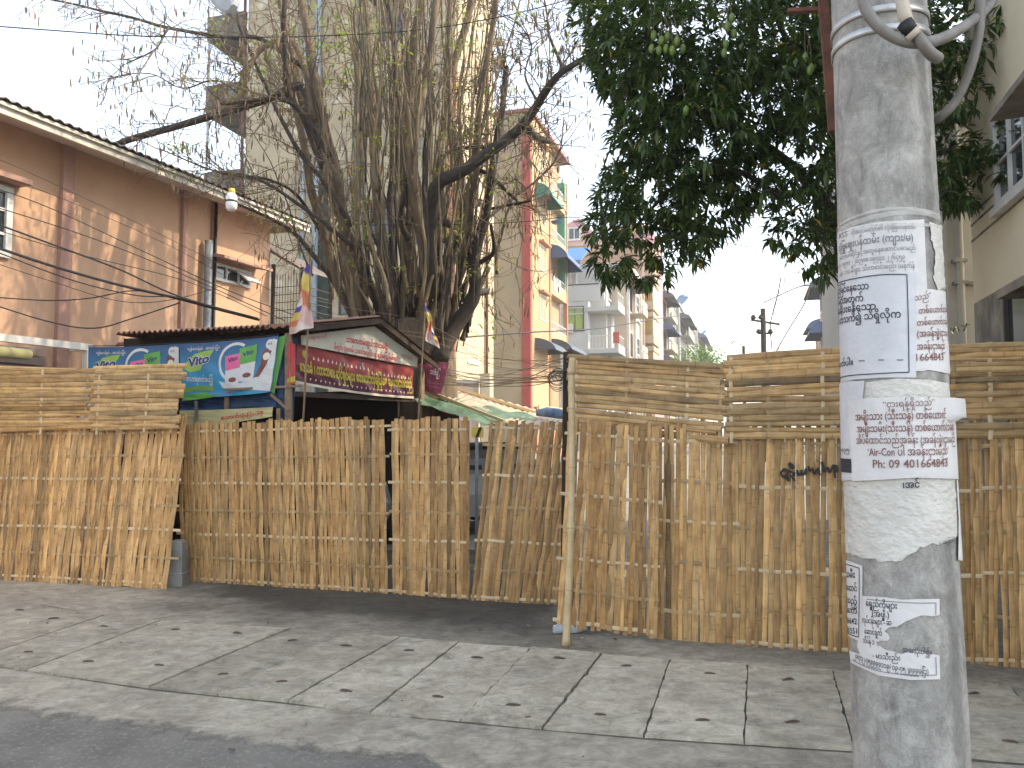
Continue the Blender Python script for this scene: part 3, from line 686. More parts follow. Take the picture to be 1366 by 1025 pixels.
write_on_pole(o, M['ink'], [('ေရွှည်ကိုများ', (1159, 808), (1199, 812), 8, .012), ('(အဖွဲ့.)', (1167, 822), (1189, 824), 8, .008), ('လုပ်ငန်းများ - ဆ', (1154, 830), (1192, 834), 7, .008), ('ေဆာင်ရွက်', (1157, 845), (1180, 848), 7, .008), ('လိပ်န် ၁', (1155, 857), (1170, 860), 7, .006), ('ထေးသုံးပါ၍။', (1206, 869), (1242, 873), 6.5, .006),
                            ('- မာသီးည်း', (1168, 877), (1203, 881), 6.5, .006), ('၂၀၈၄/၃၂-၇၅၉၉၉၉၁၁၉/ ၀၉-၇၅၂၉၉၉ခြင်း)', (1143, 877), (1238, 899), 7, .006)], .0040)
o = sheet_on_pole('pasted_paper', 'thin white paper edge at the right rim of the pole', 'paper', [(1272, 640), (1279, 640), (1281, 700), (1281, 748), (1274, 747), (1275, 690)], M['paper'], .0070)
o = sheet_on_pole('pasted_paper', 'tattered translucent strip hanging beside the topmost notice', 'paper', [(1238, 296), (1256, 300), (1262, 330), (1262, 386), (1250, 388), (1243, 370), (1246, 340), (1240, 320)], M['paper_warm'], .0022, .004, range(0, 8))

# flexible conduits looped round the pole head
def ribbed(name, label, pts, r, mat, Y=None, ring=.006, amp=.0016, cat='cable conduit'):
    P = [at(x, y, yy) for x, y, yy in pts]; Q = []
    for i in range(len(P) - 1):
        p0, p1, p2, p3 = P[max(0, i - 1)], P[i], P[i + 1], P[min(len(P) - 1, i + 2)]
        n_ = max(2, int((p2 - p1).length / ring * 2))
        for k in range(n_):
            t_ = k / n_; Q.append(.5 * ((2 * p1) + (p2 - p0) * t_ + (2 * p0 - 5 * p1 + 4 * p2 - p3) * t_ * t_ + (3 * p1 - p0 - 3 * p2 + p3) * t_ ** 3))
    Q.append(P[-1]); mb = MB(); mb.tube(Q, [r + (amp if i % 2 else -amp) for i in range(len(Q))], 10)
    return tag(mb.build(name, mat, smooth=True), label, cat, 'conduits at the pole head')
M['conduit'] = pm('grey_conduit', (.27, .255, .235), (.19, .175, .16), 12, .6, .1)
M['conduit_w'] = pm('cream_conduit', (.58, .52, .42), (.45, .38, .30), 8, .5, .1)
ribbed('flexible_conduit', 'grey ribbed conduit looping in a low U across the pole', [(1140, -60, 2.13), (1152, 0, 2.10), (1162, 24, 2.08), (1185, 46, 2.07), (1216, 57, 2.07), (1250, 54, 2.10), (1284, 37, 2.2), (1315, 12, 2.3), (1332, -20, 2.35), (1340, -70, 2.35)], .0150, M['conduit'])
ribbed('flexible_conduit', 'long grey ribbed conduit hanging free right of the pole', [(1309, -60, 2.25), (1308, 0, 2.25), (1306, 42, 2.25), (1295, 90, 2.27), (1277, 132, 2.3), (1256, 155, 2.33), (1238, 163, 2.4), (1225, 165, 2.47)], .0135, M['conduit'])
o = ribbed('flexible_conduit', 'ribbed conduit end sticking out of a taped cream pipe', [(1212, 34, 2.055), (1222, 45, 2.05), (1232, 60, 2.05), (1242, 72, 2.07), (1251, 78, 2.12)], .0150, M['conduit'])
mb = MB(); mb.tube([at(1198, -60, 2.09), at(1203, 0, 2.07), at(1207, 20, 2.06), at(1212, 36, 2.055)], [.017, .017, .0175, .0165], 14); mb.build('cream_pipe', M['conduit_w'], o, smooth=True)
mb = MB(); mb.tube([at(1207, 31, 2.058), at(1216, 44, 2.052)], [.0215, .0195], 14); mb.build('tape_wrap', M['black'], o, smooth=True)
mb = MB(); mb.tube([at(1215, 43, 2.05), at(1221, 49, 2.05)], [.0205, .0195], 14); mb.build('tape_end', M['conduit_w'], o, smooth=True)
root = thing('rusty_bar', 'rusty brown steel angle bar leaning behind the pole head', 'steel bar', at(1108, 150, 2.62))
mb = MB(); mb.beam(at(1092, -80, 2.62), at(1112, 175, 2.62), .042, .02, (1, 0, 0)); mb.build('bar', M['rust'], root)
mb = MB(); mb.beam(at(1095, 13, 2.63), at(1053, 15, 2.72), .03, .012); mb.build('side_arm', M['rust'], root)
mb = MB(); mb.beam(at(1091, -80, 2.6), at(1111, 175, 2.6), .012, .03, (1, 0, 0)); mb.build('flange', M['rust'], root)
# ================================================================ BUILDINGS
SA = R(17.2)                                   # the side street runs 17 degrees right of the view
DS = Vector((math.sin(SA), math.cos(SA), 0)); NS = Vector((math.cos(SA), -math.sin(SA), 0))
UPZ = Vector((0, 0, 1))
class Face:
    """a facade: origin o, u along it, n out of it (world vectors); boxes in (u, out, z)"""
    def __init__(s, o, u, n): s.o = Vector(o); s.u = Vector(u).normalized(); s.n = Vector(n).normalized()
    def p(s, u, d, z): return s.o + s.u * u + s.n * d + UPZ * z
    def box(s, mb, u0, u1, z0, z1, d0, d1, mi=None):
        a = [s.p(u0, d1, z0), s.p(u1, d1, z0), s.p(u1, d0, z0), s.p(u0, d0, z0), s.p(u0, d1, z1), s.p(u1, d1, z1), s.p(u1, d0, z1), s.p(u0, d0, z1)]
        if (a[1] - a[0]).cross(a[3] - a[0]).z < 0: a = [a[k] for k in (3, 2, 1, 0, 7, 6, 5, 4)]
        mb.hexa(a, mi)
    def pix(s, px, py):                         # pixel -> (u, z) on the facade
        q = on_plane(px, py, s.o, s.n) - s.o; return q.dot(s.u), q.z
def part(root, name, mat, fn, label=None, smooth=False):
    mb = MB(); fn(mb); o = mb.build(name, mat, root, smooth=smooth)
    if label: o['label'] = label
    return o
M['frame_w'] = pm('window_frame', (.62, .62, .60), (.48, .48, .46), 6, .5, .1)
M['frame_d'] = pm('dark_frame', (.05, .045, .04), rough=.6, bump=0)
def window(root, F, u0, u1, z0, z1, fm=None, glass=None, mull=1, trans=1, hood=None, fr=.05, d=.03, grille=False, sill=True):
    fm = fm or M['frame_w']; glass = glass or M['glass']
    mb = MB()
    F.box(mb, u0, u1, z1 - fr, z1, .0, d + .03); F.box(mb, u0, u1, z0, z0 + fr, .0, d + .03)
    F.box(mb, u0, u0 + fr, z0 + fr, z1 - fr, .0, d + .03); F.box(mb, u1 - fr, u1, z0 + fr, z1 - fr, .0, d + .03)
    w = mb.build('window', fm, root)
    mb = MB(); F.box(mb, u0 + fr, u1 - fr, z0 + fr, z1 - fr, .004, .012); mb.build('pane', glass, w)
    if mull or trans:
        mb = MB()
        for k in range(mull):
            x = lerp(u0, u1, (k + 1) / (mull + 1)); F.box(mb, x - fr * .3, x + fr * .3, z0 + fr, z1 - fr, .012, d + .015)
        for k in range(trans):
            z = lerp(z0, z1, (k + 1) / (trans + 1)); F.box(mb, u0 + fr, u1 - fr, z - fr * .25, z + fr * .25, .012, d + .010)
        mb.build('glazing_bar', fm, w)
    if hood:
        mb = MB(); F.box(mb, u0 - .12, u1 + .12, z1 + .05, z1 + .05 + hood[1], 0, hood[0]); mb.build('window_hood', hood[2], root)
    if sill and not hood:
        mb = MB(); F.box(mb, u0 - .06, u1 + .06, z0 - .07, z0 - .001, 0, .09); mb.build('sill', fm, w)
    return w
def awning(root, F, u0, u1, z0, drop, out, mat, name='awning'):
    """a curved sheet awning with cheeks"""
    mb = MB(); n = 7
    prof = [(out * math.sin(k / n * 1.4) / math.sin(1.4), z0 - drop * (1 - math.cos(k / n * 1.5)) / (1 - math.cos(1.5))) for k in range(n + 1)]
    rows = [[mb.vt(F.p(u, d, z)) for u in (u0, u1)] for d, z in prof]
    low = [[mb.vt(F.p(u, max(0, d - .02), z - .035)) for u in (u0, u1)] for d, z in prof]
    for k in range(n):
        mb.fc([rows[k][0], rows[k][1], rows[k + 1][1], rows[k + 1][0]]); mb.fc([low[k][1], low[k][0], low[k + 1][0], low[k + 1][1]])
    mb.fc([rows[n][0], rows[n][1], low[n][1], low[n][0]])
    for e in (0, 1):
        c = mb.vt(F.p((u0, u1)[e], 0, prof[-1][1])); mb.fc([c] + [rows[k][e] for k in range(n + 1)])
    return mb.build(name, mat, root)
def railing(root, F, u0, u1, z0, z1, d, mat, step=.14, bars='v', name='railing', r=.02):
    mb = MB(); F.box(mb, u0, u1, z1 - .05, z1, d - .025, d + .025); F.box(mb, u0, u1, z0, z0 + .05, d - .025, d + .025)
    if bars == 'v':
        x = u0
        while x <= u1: F.box(mb, x - r / 2, x + r / 2, z0 + .05, z1 - .05, d - r / 2, d + r / 2); x += step
    else:
        z = z0 + step
        while z < z1 - .08: F.box(mb, u0, u1, z, z + r * 1.6, d - r / 2, d + r / 2); z += step
        for x in (u0, (u0 + u1) / 2, u1): F.box(mb, x - .025, x + .025, z0 + .051, z1 - .051, d - .03, d + .03)
    return mb.build(name, mat, root)

# ---- the pink house on the left: its long side wall runs back along the street
HA = R(22); HD = Vector((math.sin(HA), math.cos(HA), 0)); HN = Vector((math.cos(HA), -math.sin(HA), 0))
H_END = Vector((-5.02, 15.75, 0))
HW = Face(H_END, -HD, HN)                       # u grows towards the camera
M['pink'] = pm('pink_render', (.50, .318, .205), (.43, .265, .168), 1.2, .85, .15, 30, .004, stain=(.36, .24, .18), sscale=(2.2, .7, .5), samt=(.56, .78))
M['pink_trim'] = pm('pink_trim', (.37, .215, .165), (.31, .18, .14), 4, .8, .1)
M['soffit'] = pm('soffit_board', (.52, .46, .40), (.44, .38, .32), 2, .7, .1)
M['fascia'] = pm('white_fascia', (.60, .57, .50), (.42, .39, .33), 5, .6, .15)
M['rooftin'] = pm('weathered_tin', (.20, .17, .15), (.11, .085, .07), 5, .6, .2, metal=.3)
house = thing('pink_house', 'two storey pink rendered house with deep white eaves and tin roof', 'house', H_END)
ZT = HW.pix(357, 296)[1]; LEN = 15.0
def f(mb):
    HW.box(mb, 0, LEN, -.02, ZT, -7, 0)
part(house, 'wall', M['pink'], f)
for px, w in ((84, .19), (243.5, .10), (282, .045)):
    u = HW.pix(px, 330)[0]; part(house, 'pilaster', M['pink_trim'], lambda mb: HW.box(mb, u - w / 2, u + w / 2, 0, ZT - .002, 0, .035 + w * .25))
OV = .62; EO = .40                             # eave overhang, overhang past the end wall
def f(mb):
    HW.box(mb, -EO, LEN, ZT, ZT + .05, -7, -.001)
    mb.hexa([HW.p(-EO, OV, ZT - .14), HW.p(LEN, OV, ZT - .14), HW.p(LEN, 0, ZT), HW.p(-EO, 0, ZT), HW.p(-EO, OV, ZT - .10), HW.p(LEN, OV, ZT - .10), HW.p(LEN, 0, ZT + .05), HW.p(-EO, 0, ZT + .05)])
part(house, 'soffit', M['soffit'], f)
part(house, 'fascia', M['fascia'], lambda mb: HW.box(mb, -EO - .04, LEN, ZT - .16, ZT - .01, OV + .001, OV + .045))
part(house, 'gutter', M['fascia'], lambda mb: HW.box(mb, -EO, LEN, ZT - .06, ZT - .012, OV + .046, OV + .09))
def f(mb):                                       # corrugated sheets, low pitch rising to the left
    n = int((LEN + EO) / .038); 
    for k in range(n):
        pass
    I = []
    for k in range(n + 1):
        u = -EO - .12 + (LEN + EO + .12) * k / n; h = .018 * math.sin(k * math.pi / 2.0 + .4)
        I.append([mb.vt(HW.p(u, OV + .13, ZT + .025 + h)), mb.vt(HW.p(u, -3.4, ZT + .85 + h)), mb.vt(HW.p(u, OV + .13, ZT + .012 + h))])
    for a, b in zip(I, I[1:]):
        mb.fc([a[0], a[1], b[1], b[0]]); mb.fc([a[2], a[0], b[0], b[2]])
part(house, 'roof', M['rooftin'], f)
part(house, 'verge_board', M['fascia'], lambda mb: mb.hexa([HW.p(-EO - .02, OV, ZT - .15), HW.p(-EO - .02, -3.4, ZT + .05), HW.p(-EO + .04, -3.4, ZT + .05), HW.p(-EO + .04, OV, ZT - .15), HW.p(-EO - .02, OV, ZT - .02), HW.p(-EO - .02, -3.4, ZT + .8), HW.p(-EO + .04, -3.4, ZT + .8), HW.p(-EO + .04, OV, ZT - .02)]))
# left window, cut by the frame
u1, z1 = HW.pix(15, 252); _, z0 = HW.pix(12, 346)
w = window(house, HW, u1, u1 + 1.15, z0, z1, mull=1, trans=2, fr=.09, hood=(.28, .07, M['pink_trim']))
# small louvred window with casements ajar and a slanted hood
ua, za = HW.pix(337, 366); ub, zb = HW.pix(284, 343); _, zl = HW.pix(284, 372)
z_b = zl - .02; z_t = HW.pix(284, 350)[1]
window(house, HW, ua + .1, ub, z_b, z_t, mull=2, trans=0, fr=.05, sill=False)
um = lerp(ua + .1, ub, .45); 
def f(mb):
    a = HW.p(um - .42, .02, z_t - .04); b = HW.p(um, .02, z_t - .04)
    mb.hexa([HW.p(um - .42, .34, z_b + .05), HW.p(um, .34, z_b + .05), HW.p(um, .37, z_b + .06), HW.p(um - .42, .37, z_b + .06), a, b, b + HW.n * .03, a + HW.n * .03])
part(house, 'casement', M['frame_w'], f)
part(house, 'window_hood', M['pink_trim'], lambda mb: mb.hexa([HW.p(ua - .1, 0, z_t + .10), HW.p(ub + .15, 0, z_t + .10), HW.p(ub + .15, .42, z_t + .02), HW.p(ua - .1, .42, z_t + .02), HW.p(ua - .1, 0, z_t + .17), HW.p(ub + .15, 0, z_t + .17), HW.p(ub + .15, .42, z_t + .07), HW.p(ua - .1, .42, z_t + .07)]))
u, z = HW.pix(272, 322)
M['pvc'] = pm('old_pvc_pipe', (.22, .26, .30), (.13, .13, .13), 5, .6, .1)
part(house, 'drain_pipe', M['pvc'], lambda mb: mb.tube([HW.p(u, .12, 0), HW.p(u, .12, z * .6), HW.p(u, .12, z)], .07, 12), smooth=True)
part(house, 'drain_pipe', M['black'], lambda mb: mb.tube([HW.p(u - .22, .07, 0), HW.p(u - .22, .07, ZT)], .03, 8), smooth=True)
# caged balcony past the end of the wall, with its own little tin roof
M['cage'] = pm('cage_iron', (.09, .065, .05), (.05, .04, .035), 10, .8, .2)
p0 = H_END + HN * -.1
zr0, zr1 = HW.pix(358, 332)[1], HW.pix(352, 364)[1]
def f(mb):
    a = Vector((H_END.x, H_END.y, zr0)) - HN * .3
    q = [a, a + HD * 1.1, a + HD * 1.1 + HN * 1.0, a + HN * 1.0]
    q = [q[0] + UPZ * .1, q[1] + UPZ * .1, q[2] - UPZ * .46, q[3] - UPZ * .46]
    mb.hexa([v + HD * .04 for v in q] + [v + HD * .04 + UPZ * .05 for v in q])
part(house, 'balcony_roof', M['rooftin'], f)
def f(mb):
    for du, dn in ((.1, .75), (1.1, .75), (1.1, 0.02), (.1, .02)):
        a = H_END + HD * du + HN * dn; mb.beam(a + UPZ * (zr1 - 1.6), a + UPZ * (zr0 - .3 - .12 * (dn > .5)), .07, .07, (1, 0, 0))
    for k in range(9):
        a = H_END + HD * .1 + UPZ * (zr1 - 1.55 + k * .16); mb.beam(a + HN * .05, a + HN * .72, .012, .012)
        b = H_END + HD * .1 + HN * .75 + UPZ * (zr1 - 1.55 + k * .16); mb.beam(b, b + HD, .012, .012)
    for k in range(10):
        a = H_END + HD * .1 + HN * (.05 + k * .07) + UPZ * (zr1 - 1.6); mb.beam(a, a + UPZ * 1.6, .010, .010, (1, 0, 0))
part(house, 'balcony_cage', M['cage'], f)
part(house, 'balcony_slab', M['pink_trim'], lambda mb: mb.hexa([H_END + q for q in (HD * .02 - HN * .3, HD * .02 + HN * .85, HD * 1.2 + HN * .85, HD * 1.2 - HN * .3)][::1] and [H_END + q + UPZ * (zr1 - 1.75) for q in (HD * .02 - HN * .3, HD * .02 + HN * .85, HD * 1.2 + HN * .85, HD * 1.2 - HN * .3)] + [H_END + q + UPZ * (zr1 - 1.6) for q in (HD * .02 - HN * .3, HD * .02 + HN * .85, HD * 1.2 + HN * .85, HD * 1.2 - HN * .3)]))
# white framed shop canopy low on the wall
ul, zl = HW.pix(95, 470); u2, z2 = HW.pix(0, 458)
def f(mb):
    HW.box(mb, ul, ul + 6, zl + .0, zl + .10, .35, .45); HW.box(mb, ul, ul + .09, 0, zl - .001, .35, .45); HW.box(mb, ul, ul + .09, zl + .001, zl + .09, 0, .349)
part(house, 'canopy_frame', M['white_paint'], f)
M['shutter'] = pm('grey_shutter', (.30, .24, .21), (.22, .17, .15), 3, .7, .2)
def f(mb):
    for k in range(9): HW.box(mb, ul + .5, ul + 6, zl - .12 - .13 * k, zl - .01 - .13 * k, .04 + .02 * (k % 2), .10 + .02 * (k % 2))
part(house, 'roller_shutter', M['shutter'], f)
part(house, 'canopy_tarp', pm('olive_tarp', (.40, .38, .18), rough=.7), lambda mb: mb.tube([HW.p(ul + 1.0, .47, zl - .15), HW.p(ul + 6, .47, zl - .17)], .075, 8), smooth=True)

# ---- the tall beige block behind the big tree
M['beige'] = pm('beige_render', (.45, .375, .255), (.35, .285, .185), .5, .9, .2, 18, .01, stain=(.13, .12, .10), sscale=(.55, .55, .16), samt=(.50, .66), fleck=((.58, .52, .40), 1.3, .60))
M['beige_lit'] = pm('beige_render_lit', (.48, .40, .27), (.40, .32, .20), .6, .9, .2, 18, .01, stain=(.30, .25, .18), sscale=(.9, .9, .2), samt=(.55, .72))  # paler copy of the beige: sunlight on the street side put into the colour
M['mould'] = pm('mouldy_concrete', (.22, .20, .165), (.08, .075, .065), 1.8, .95, .3, 14, .01, stain=(.04, .038, .034), sscale=(1, 1, .5), samt=(.5, .7))
M['brick'] = pm('bare_brick', (.30, .15, .09), (.19, .10, .065), 5, .95, .3)
M['orange'] = pm('faded_orange_paint', (.50, .22, .12), (.42, .18, .10), 4, .8, .1)
Cn = Vector((-2.08, 27.4, 0))                    # near street corner
bb = thing('beige_block', 'tall stained beige apartment block rising behind the bare tree', 'apartment block', Cn)
BF_ = Face(Cn, -NS, -DS); BS = Face(Cn, DS, NS)  # camera-facing side (u to the left) and street side (u away)
WB = 8.95; HB = 23.0; DB = 4.3
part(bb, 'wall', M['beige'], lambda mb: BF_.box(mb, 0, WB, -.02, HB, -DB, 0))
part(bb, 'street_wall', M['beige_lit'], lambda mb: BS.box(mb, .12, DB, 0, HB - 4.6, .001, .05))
part(bb, 'corner_pilaster', M['orange'], lambda mb: (BF_.box(mb, -.06, .28, 0, 15.2, 0, .06)))
part(bb, 'drain_pipe', M['rust'], lambda mb: mb.tube([BS.p(3.2, .14, 0), BS.p(3.2, .14, 17)], .06, 8))
for px, wdt, mt in ((425, .11, 'pvc'), (408, .06, 'pvc')):
    u = BF_.pix(px, 200)[0]; part(bb, 'drain_pipe', pm('blue_pipe%d' % px, (.30, .38, .44), (.2, .24, .27), 3, .6), lambda mb: mb.tube([BF_.p(u, .15, 1), BF_.p(u, .15, HB)], wdt, 8), smooth=True)
u = BF_.pix(432, 350)[0]
part(bb, 'dark_gap', pm('dark_green_gap', (.015, .03, .024), (.03, .04, .03), 3, .8), lambda mb: BF_.box(mb, u - .25, u + .2, 0, 12.3, .001, .08))  # gap drawn as a flat dark green strip, its shade put into the colour
u = BF_.pix(465, 350)[0]
part(bb, 'mould_band', M['mould'], lambda mb: BF_.box(mb, u - .7, u - .15, 6, HB, .001, .03))
for px, py in ((520, 30), (620, 8), (512, 300), (470, 395), (560, 130), (560, 300)):
    u, z = BF_.pix(px, py)
    if u > .4: window(bb, BF_, u - .55, u + .55, z - .7, z + .7, M['frame_d'], M['glass'], 1, 1, hood=(.5, .09, M['mould']))
for k in range(5):
    z = 4.2 + k * 3.05; window(bb, BS, 1.3, 2.5, z, z + 1.4, M['frame_w'], M['glass'], 1, 1)
# grimy balconies stacked on its left end
XL = WB
for k, (yb, yt) in enumerate(((62, 20), (163, 112), (262, 228))):
    zt = BF_.pix(300, yt)[1]; zb = BF_.pix(300, yb)[1] + .35
    ul = BF_.pix(277 - 2 * k, (yb + yt) / 2)[0]
    o = part(bb, 'balcony', M['mould'], lambda mb: (BF_.box(mb, XL + .001, ul, zb, zb + .14, -2.6, .02), BF_.box(mb, XL + .12, ul, zb + .141, zt, -.12, .03), BF_.box(mb, ul - .12, ul - .002, zb + .141, zt, -2.6, -.121)))
    if k == 1: part(o, 'brick_patch', M['brick'], lambda mb: BF_.box(mb, XL + .05, XL + .45, zb + .3, zt + .5, -.3, -.13))
    if k < 2: part(o, 'post', M['grey_metal'], lambda mb: mb.tube([BF_.p(ul - .06, -.05, zb), BF_.p(ul - .06, -.05, zb - 2.2)], .05, 6))
part(bb, 'end_wall', M['mould'], lambda mb: BF_.box(mb, XL + .001, XL + .35, 0, HB, -DB, -.9))
part(bb, 'end_pipe', M['rust'], lambda mb: mb.tube([BF_.p(XL + .10, .08, 2), BF_.p(XL + .10, .08, HB)], .06, 6))
for a_ in ((DB - .2, DB + .45, 17.0, 17.25, -.3, .5), (DB - .1, DB + .3, 17.9, 18.1, -.3, .45)): part(bb, 'eave_ledge', M['fascia'], lambda mb: BS.box(mb, *a_))

# ---- generic street block
AWN = {}
def amat(name, c):
    if name not in AWN: AWN[name] = pm('awning_' + name, c, mixc(c, (.1, .1, .1), .4), 3, .5, .1)
    return AWN[name]
A_BLUE, A_RED, A_GREY, A_BR, A_GREEN = amat('blue', (.035, .09, .21)), amat('maroon', (.17, .03, .035)), amat('slate', (.07, .085, .11)), amat('bright_blue', (.03, .17, .52)), amat('green', (.05, .22, .16))

# red and cream building with siding
Rc = Vector((1.07, 44.0, 0)); RF = Face(Rc, DS, NS); RB = Face(Rc, -NS, -DS)
M['siding'] = pm('cream_siding', (.50, .37, .21), (.43, .30, .16), 1, .8, .1)
M['red'] = pm('red_paint', (.40, .075, .055), (.32, .06, .045), 2, .7, .1)
M['tan'] = pm('tan_render', (.39, .30, .185), (.32, .24, .145), .35, .9, .15, 10, .01, stain=(.22, .20, .17), sscale=(.45, .45, .1), samt=(.52, .70))
M['roof_br'] = pm('brown_roof', (.25, .09, .06), (.18, .07, .05), 2, .8, .1)
M['green_p'] = pm('green_paint', (.10, .30, .20), (.08, .24, .17), 3, .7, .1)
rbld = thing('red_trim_building', 'narrow cream clapboard building with red corner and stepped balconies', 'apartment block', Rc)
RH = RF.pix(708, 196)[1]; RL = 9.2
RHn = RB.pix(700, 150)[1]
part(rbld, 'wall', M['tan'], lambda mb: RB.box(mb, .45, 7.5, -.02, RHn, -RL, 0))
part(rbld, 'red_corner', M['red'], lambda mb: RB.box(mb, -.02, .5, 0, RHn - .3, -.3, .08))
def f(mb):
    z = 4.6
    while z < RHn - .4: RF.box(mb, .25, 4.3, z, z + .13, .0, .03 + .001); z += .16
part(rbld, 'front_wall', M['siding'], lambda mb: (RF.box(mb, .25, 4.3, 0, RHn - .1, -.45, .0),))
o = part(rbld, 'clapboard', M['siding'], f)
part(rbld, 'clapboard_seam', M['orange'], lambda mb: [RF.box(mb, .25, 4.28, 4.6 + .16 * k + .131, 4.6 + .16 * k + .158, 0, .012) for k in range(int((RHn - 5.2) / .16))])
part(rbld, 'front_wall', M['tan'], lambda mb: RF.box(mb, 4.3, RL, 0, RHn - .1, -3.2, -1.3), label='recessed wall behind the balconies')
for u, mt, w_ in ((4.35, 'orange', .28), (RL - .15, 'orange', .22)):
    part(rbld, 'column', M[mt], lambda mb: RF.box(mb, u - w_ / 2, u + w_ / 2, 0, RHn - 1.5, -.2, .09))
part(rbld, 'column', M['green_p'], lambda mb: RF.box(mb, RL - .75, RL - .3, 10.6, RHn - 1.6, -.8, .05))
part(rbld, 'roof', M['roof_br'], lambda mb: mb.hexa([RF.p(-.1, .12, RHn), RF.p(RL + .1, .25, RHn - .1), RF.p(RL + .1, -7, RHn), RF.p(-.1, -7, RHn + .1), RF.p(-.1, .12, RHn + .2), RF.p(RL + .1, .25, RHn + .08), RF.p(RL + .1, -7, RHn + .2), RF.p(-.1, -7, RHn + .3)]))
for k in range(5):
    zf = RF.pix(735, 448)[1] - .1 + (k - 0) * 3.05
    if zf + 1 > RHn: break
    o = part(rbld, 'balcony', M['siding'], lambda mb: (RF.box(mb, 4.5, RL - .27, zf - .25, zf, -1.3, .05), RF.box(mb, 4.5, RL - .27, zf, zf + .55, -.05, .051)))
    railing(o, RF, 4.52, RL - .29, zf + .56, zf + 1.05, .0, M['white_paint'], .35, 'v', r=.04)
    if k in (1,): part(o, 'laundry', M['white_paint'], lambda mb: [RF.box(mb, 5.2 + .7 * q, 5.7 + .7 * q, zf + .1 - .2 * (q % 2), zf + 1.0, .06, .09) for q in range(3)])
    window(rbld, RF, 1.9, 3.5, zf + .75, zf + 2.35, M['frame_w'], M['glass'], 1, 0, fr=.1, hood=(.35, .12, M['orange']))
    part(rbld, 'balcony_opening', M['dark_in'] if k in (0, 2) else M['green_p'], lambda mb: RF.box(mb, 6.0, 7.6, zf + .05, zf + 2.1, -1.299, -1.27))
zf = RF.pix(735, 448)[1] - .1
awning(rbld, RF, .8, 3.9, zf - .5, .7, 1.3, A_GREY); awning(rbld, RF, 4.6, RL + .2, zf - .1, .7, 1.4, A_GREY)
awning(rbld, RF, 4.4, RL, zf + 5.9, .9, 1.2, A_BLUE); awning(rbld, RF, .9, 3.8, zf + 8.8, .9, 1.1, A_GREEN)
part(rbld, 'shop_front', M['orange'], lambda mb: RF.box(mb, .3, RL, 0.0, 3.0, .09, .3))
part(rbld, 'shop_sign', pm('green_sign', (.25, .34, .16), (.4, .4, .25), 2, .6), lambda mb: RF.box(mb, .5, RL - .3, 1.9, 3.1, .301, .36))
for k in range(3):
    part(rbld, 'satellite_dish', pm('dish_blue%d' % k, (.05, .12, .26), rough=.5), lambda mb: mb.lathe(RF.p(5.2 + k * 0.0, .25, zf + 4.3 + 3.05 * k), [(.02, 0), (.22, .05), (.36, .16), (.38, .2)], 12)) if k == 1 else None

# white building past it, camera-facing side and corner balconies
Wc = Vector((7.45, 62.0, 0)); WF = Face(Wc, -NS, -DS); WS = Face(Wc, DS, NS)
M['wwall'] = pm('white_render', (.52, .52, .50), (.42, .42, .40), .4, .8, .1, 10, .01, stain=(.30, .30, .29), sscale=(.4, .4, .1), samt=(.56, .75))
wb = thing('white_building', 'white corner building with a curtained roof terrace and blue awning', 'apartment block', Wc)
z_ter = WF.pix(775, 402)[1]; z_top = WF.pix(775, 350)[1]
part(wb, 'wall', M['wwall'], lambda mb: WF.box(mb, 1.3, 9, -.02, z_ter, -7.5, 0))
part(wb, 'corner_wall', M['wwall'], lambda mb: WS.box(mb, 1.25, 7.5, 0, z_ter + 3.2, -4, -.02))
part(wb, 'terrace_parapet', M['wwall'], lambda mb: (WF.box(mb, -.05, 9, z_ter + .001, WF.pix(775, 381)[1], -.2, .05)))
part(wb, 'terrace_rail', M['frame_d'], lambda mb: WF.box(mb, .4, 9, WF.pix(775, 381)[1] + .001, WF.pix(775, 381)[1] + .12, -.1, .02))
part(wb, 'terrace_curtain', pm('white_curtain', (.50, .50, .50), (.40, .40, .41), 1.5, .8), lambda mb: mb.grid(40, 1, lambda u, v: WF.p(lerp(2.2, 9, u), -.35 + .06 * math.sin(u * 70), lerp(WF.pix(775, 381)[1] + .1, z_top, v))))
def f(mb):
    q = [WF.p(1.6, 1.3, z_top - .2), WF.p(9, 1.3, z_top - .2), WF.p(9, -2.5, z_top + 1.7), WF.p(1.6, -2.5, z_top + 1.7)]
    mb.hexa(q + [v + UPZ * .12 for v in q])
part(wb, 'awning', A_BR, f)
def f(mb):
    q = [WF.p(1.7, 1.25, z_top - .75), WF.p(9, 1.25, z_top - .75), WF.p(9, 1.2, z_top - .21), WF.p(1.7, 1.2, z_top - .21)]
    mb.hexa([q[0], q[1], q[1] - WF.n * .05, q[0] - WF.n * .05, q[3], q[2], q[2] - WF.n * .05, q[3] - WF.n * .05])
part(wb, 'awning_valance', A_GREY, f)
part(wb, 'ledge', M['wwall'], lambda mb: [WF.box(mb, 1.7, 9, z, z + .12, .001, .09) for z in (z_ter - .6, z_ter - 1.1, z_ter - 4.3, z_ter - 6.6)])
u, z = WF.pix(767, 425); window(wb, WF, u - .75, u + .75, z - 1.0, z + 1.0, M['frame_d'], M['glass_green'], 1, 0, fr=.09)
u, z = WF.pix(757, 438); part(wb, 'air_conditioner', M['white_paint'], lambda mb: (WF.box(mb, u - .5, u + .35, z - .4, z + .3, .001, .4)))
for zc, op in ((z_ter - .55, True), (z_ter - 4.0, True)):
    o = part(wb, 'balcony', M['wwall'], lambda mb: (WF.box(mb, -1.25, 1.28, zc - .35, zc, -3.0, .3), WF.box(mb, -1.25, -1.1, zc + .001, zc + .35, -2.9, .28)))
    if zc < z_ter - 1: railing(o, WF, -1.2, 1.28, zc + .001, zc + 1.1, .22, M['white_paint'], .3)
    railing(o, Face(WF.p(-1.18, .25, 0), DS, NS), 0, 3.0, zc + .001, zc + 1.1, 0, M['white_paint'], .3)
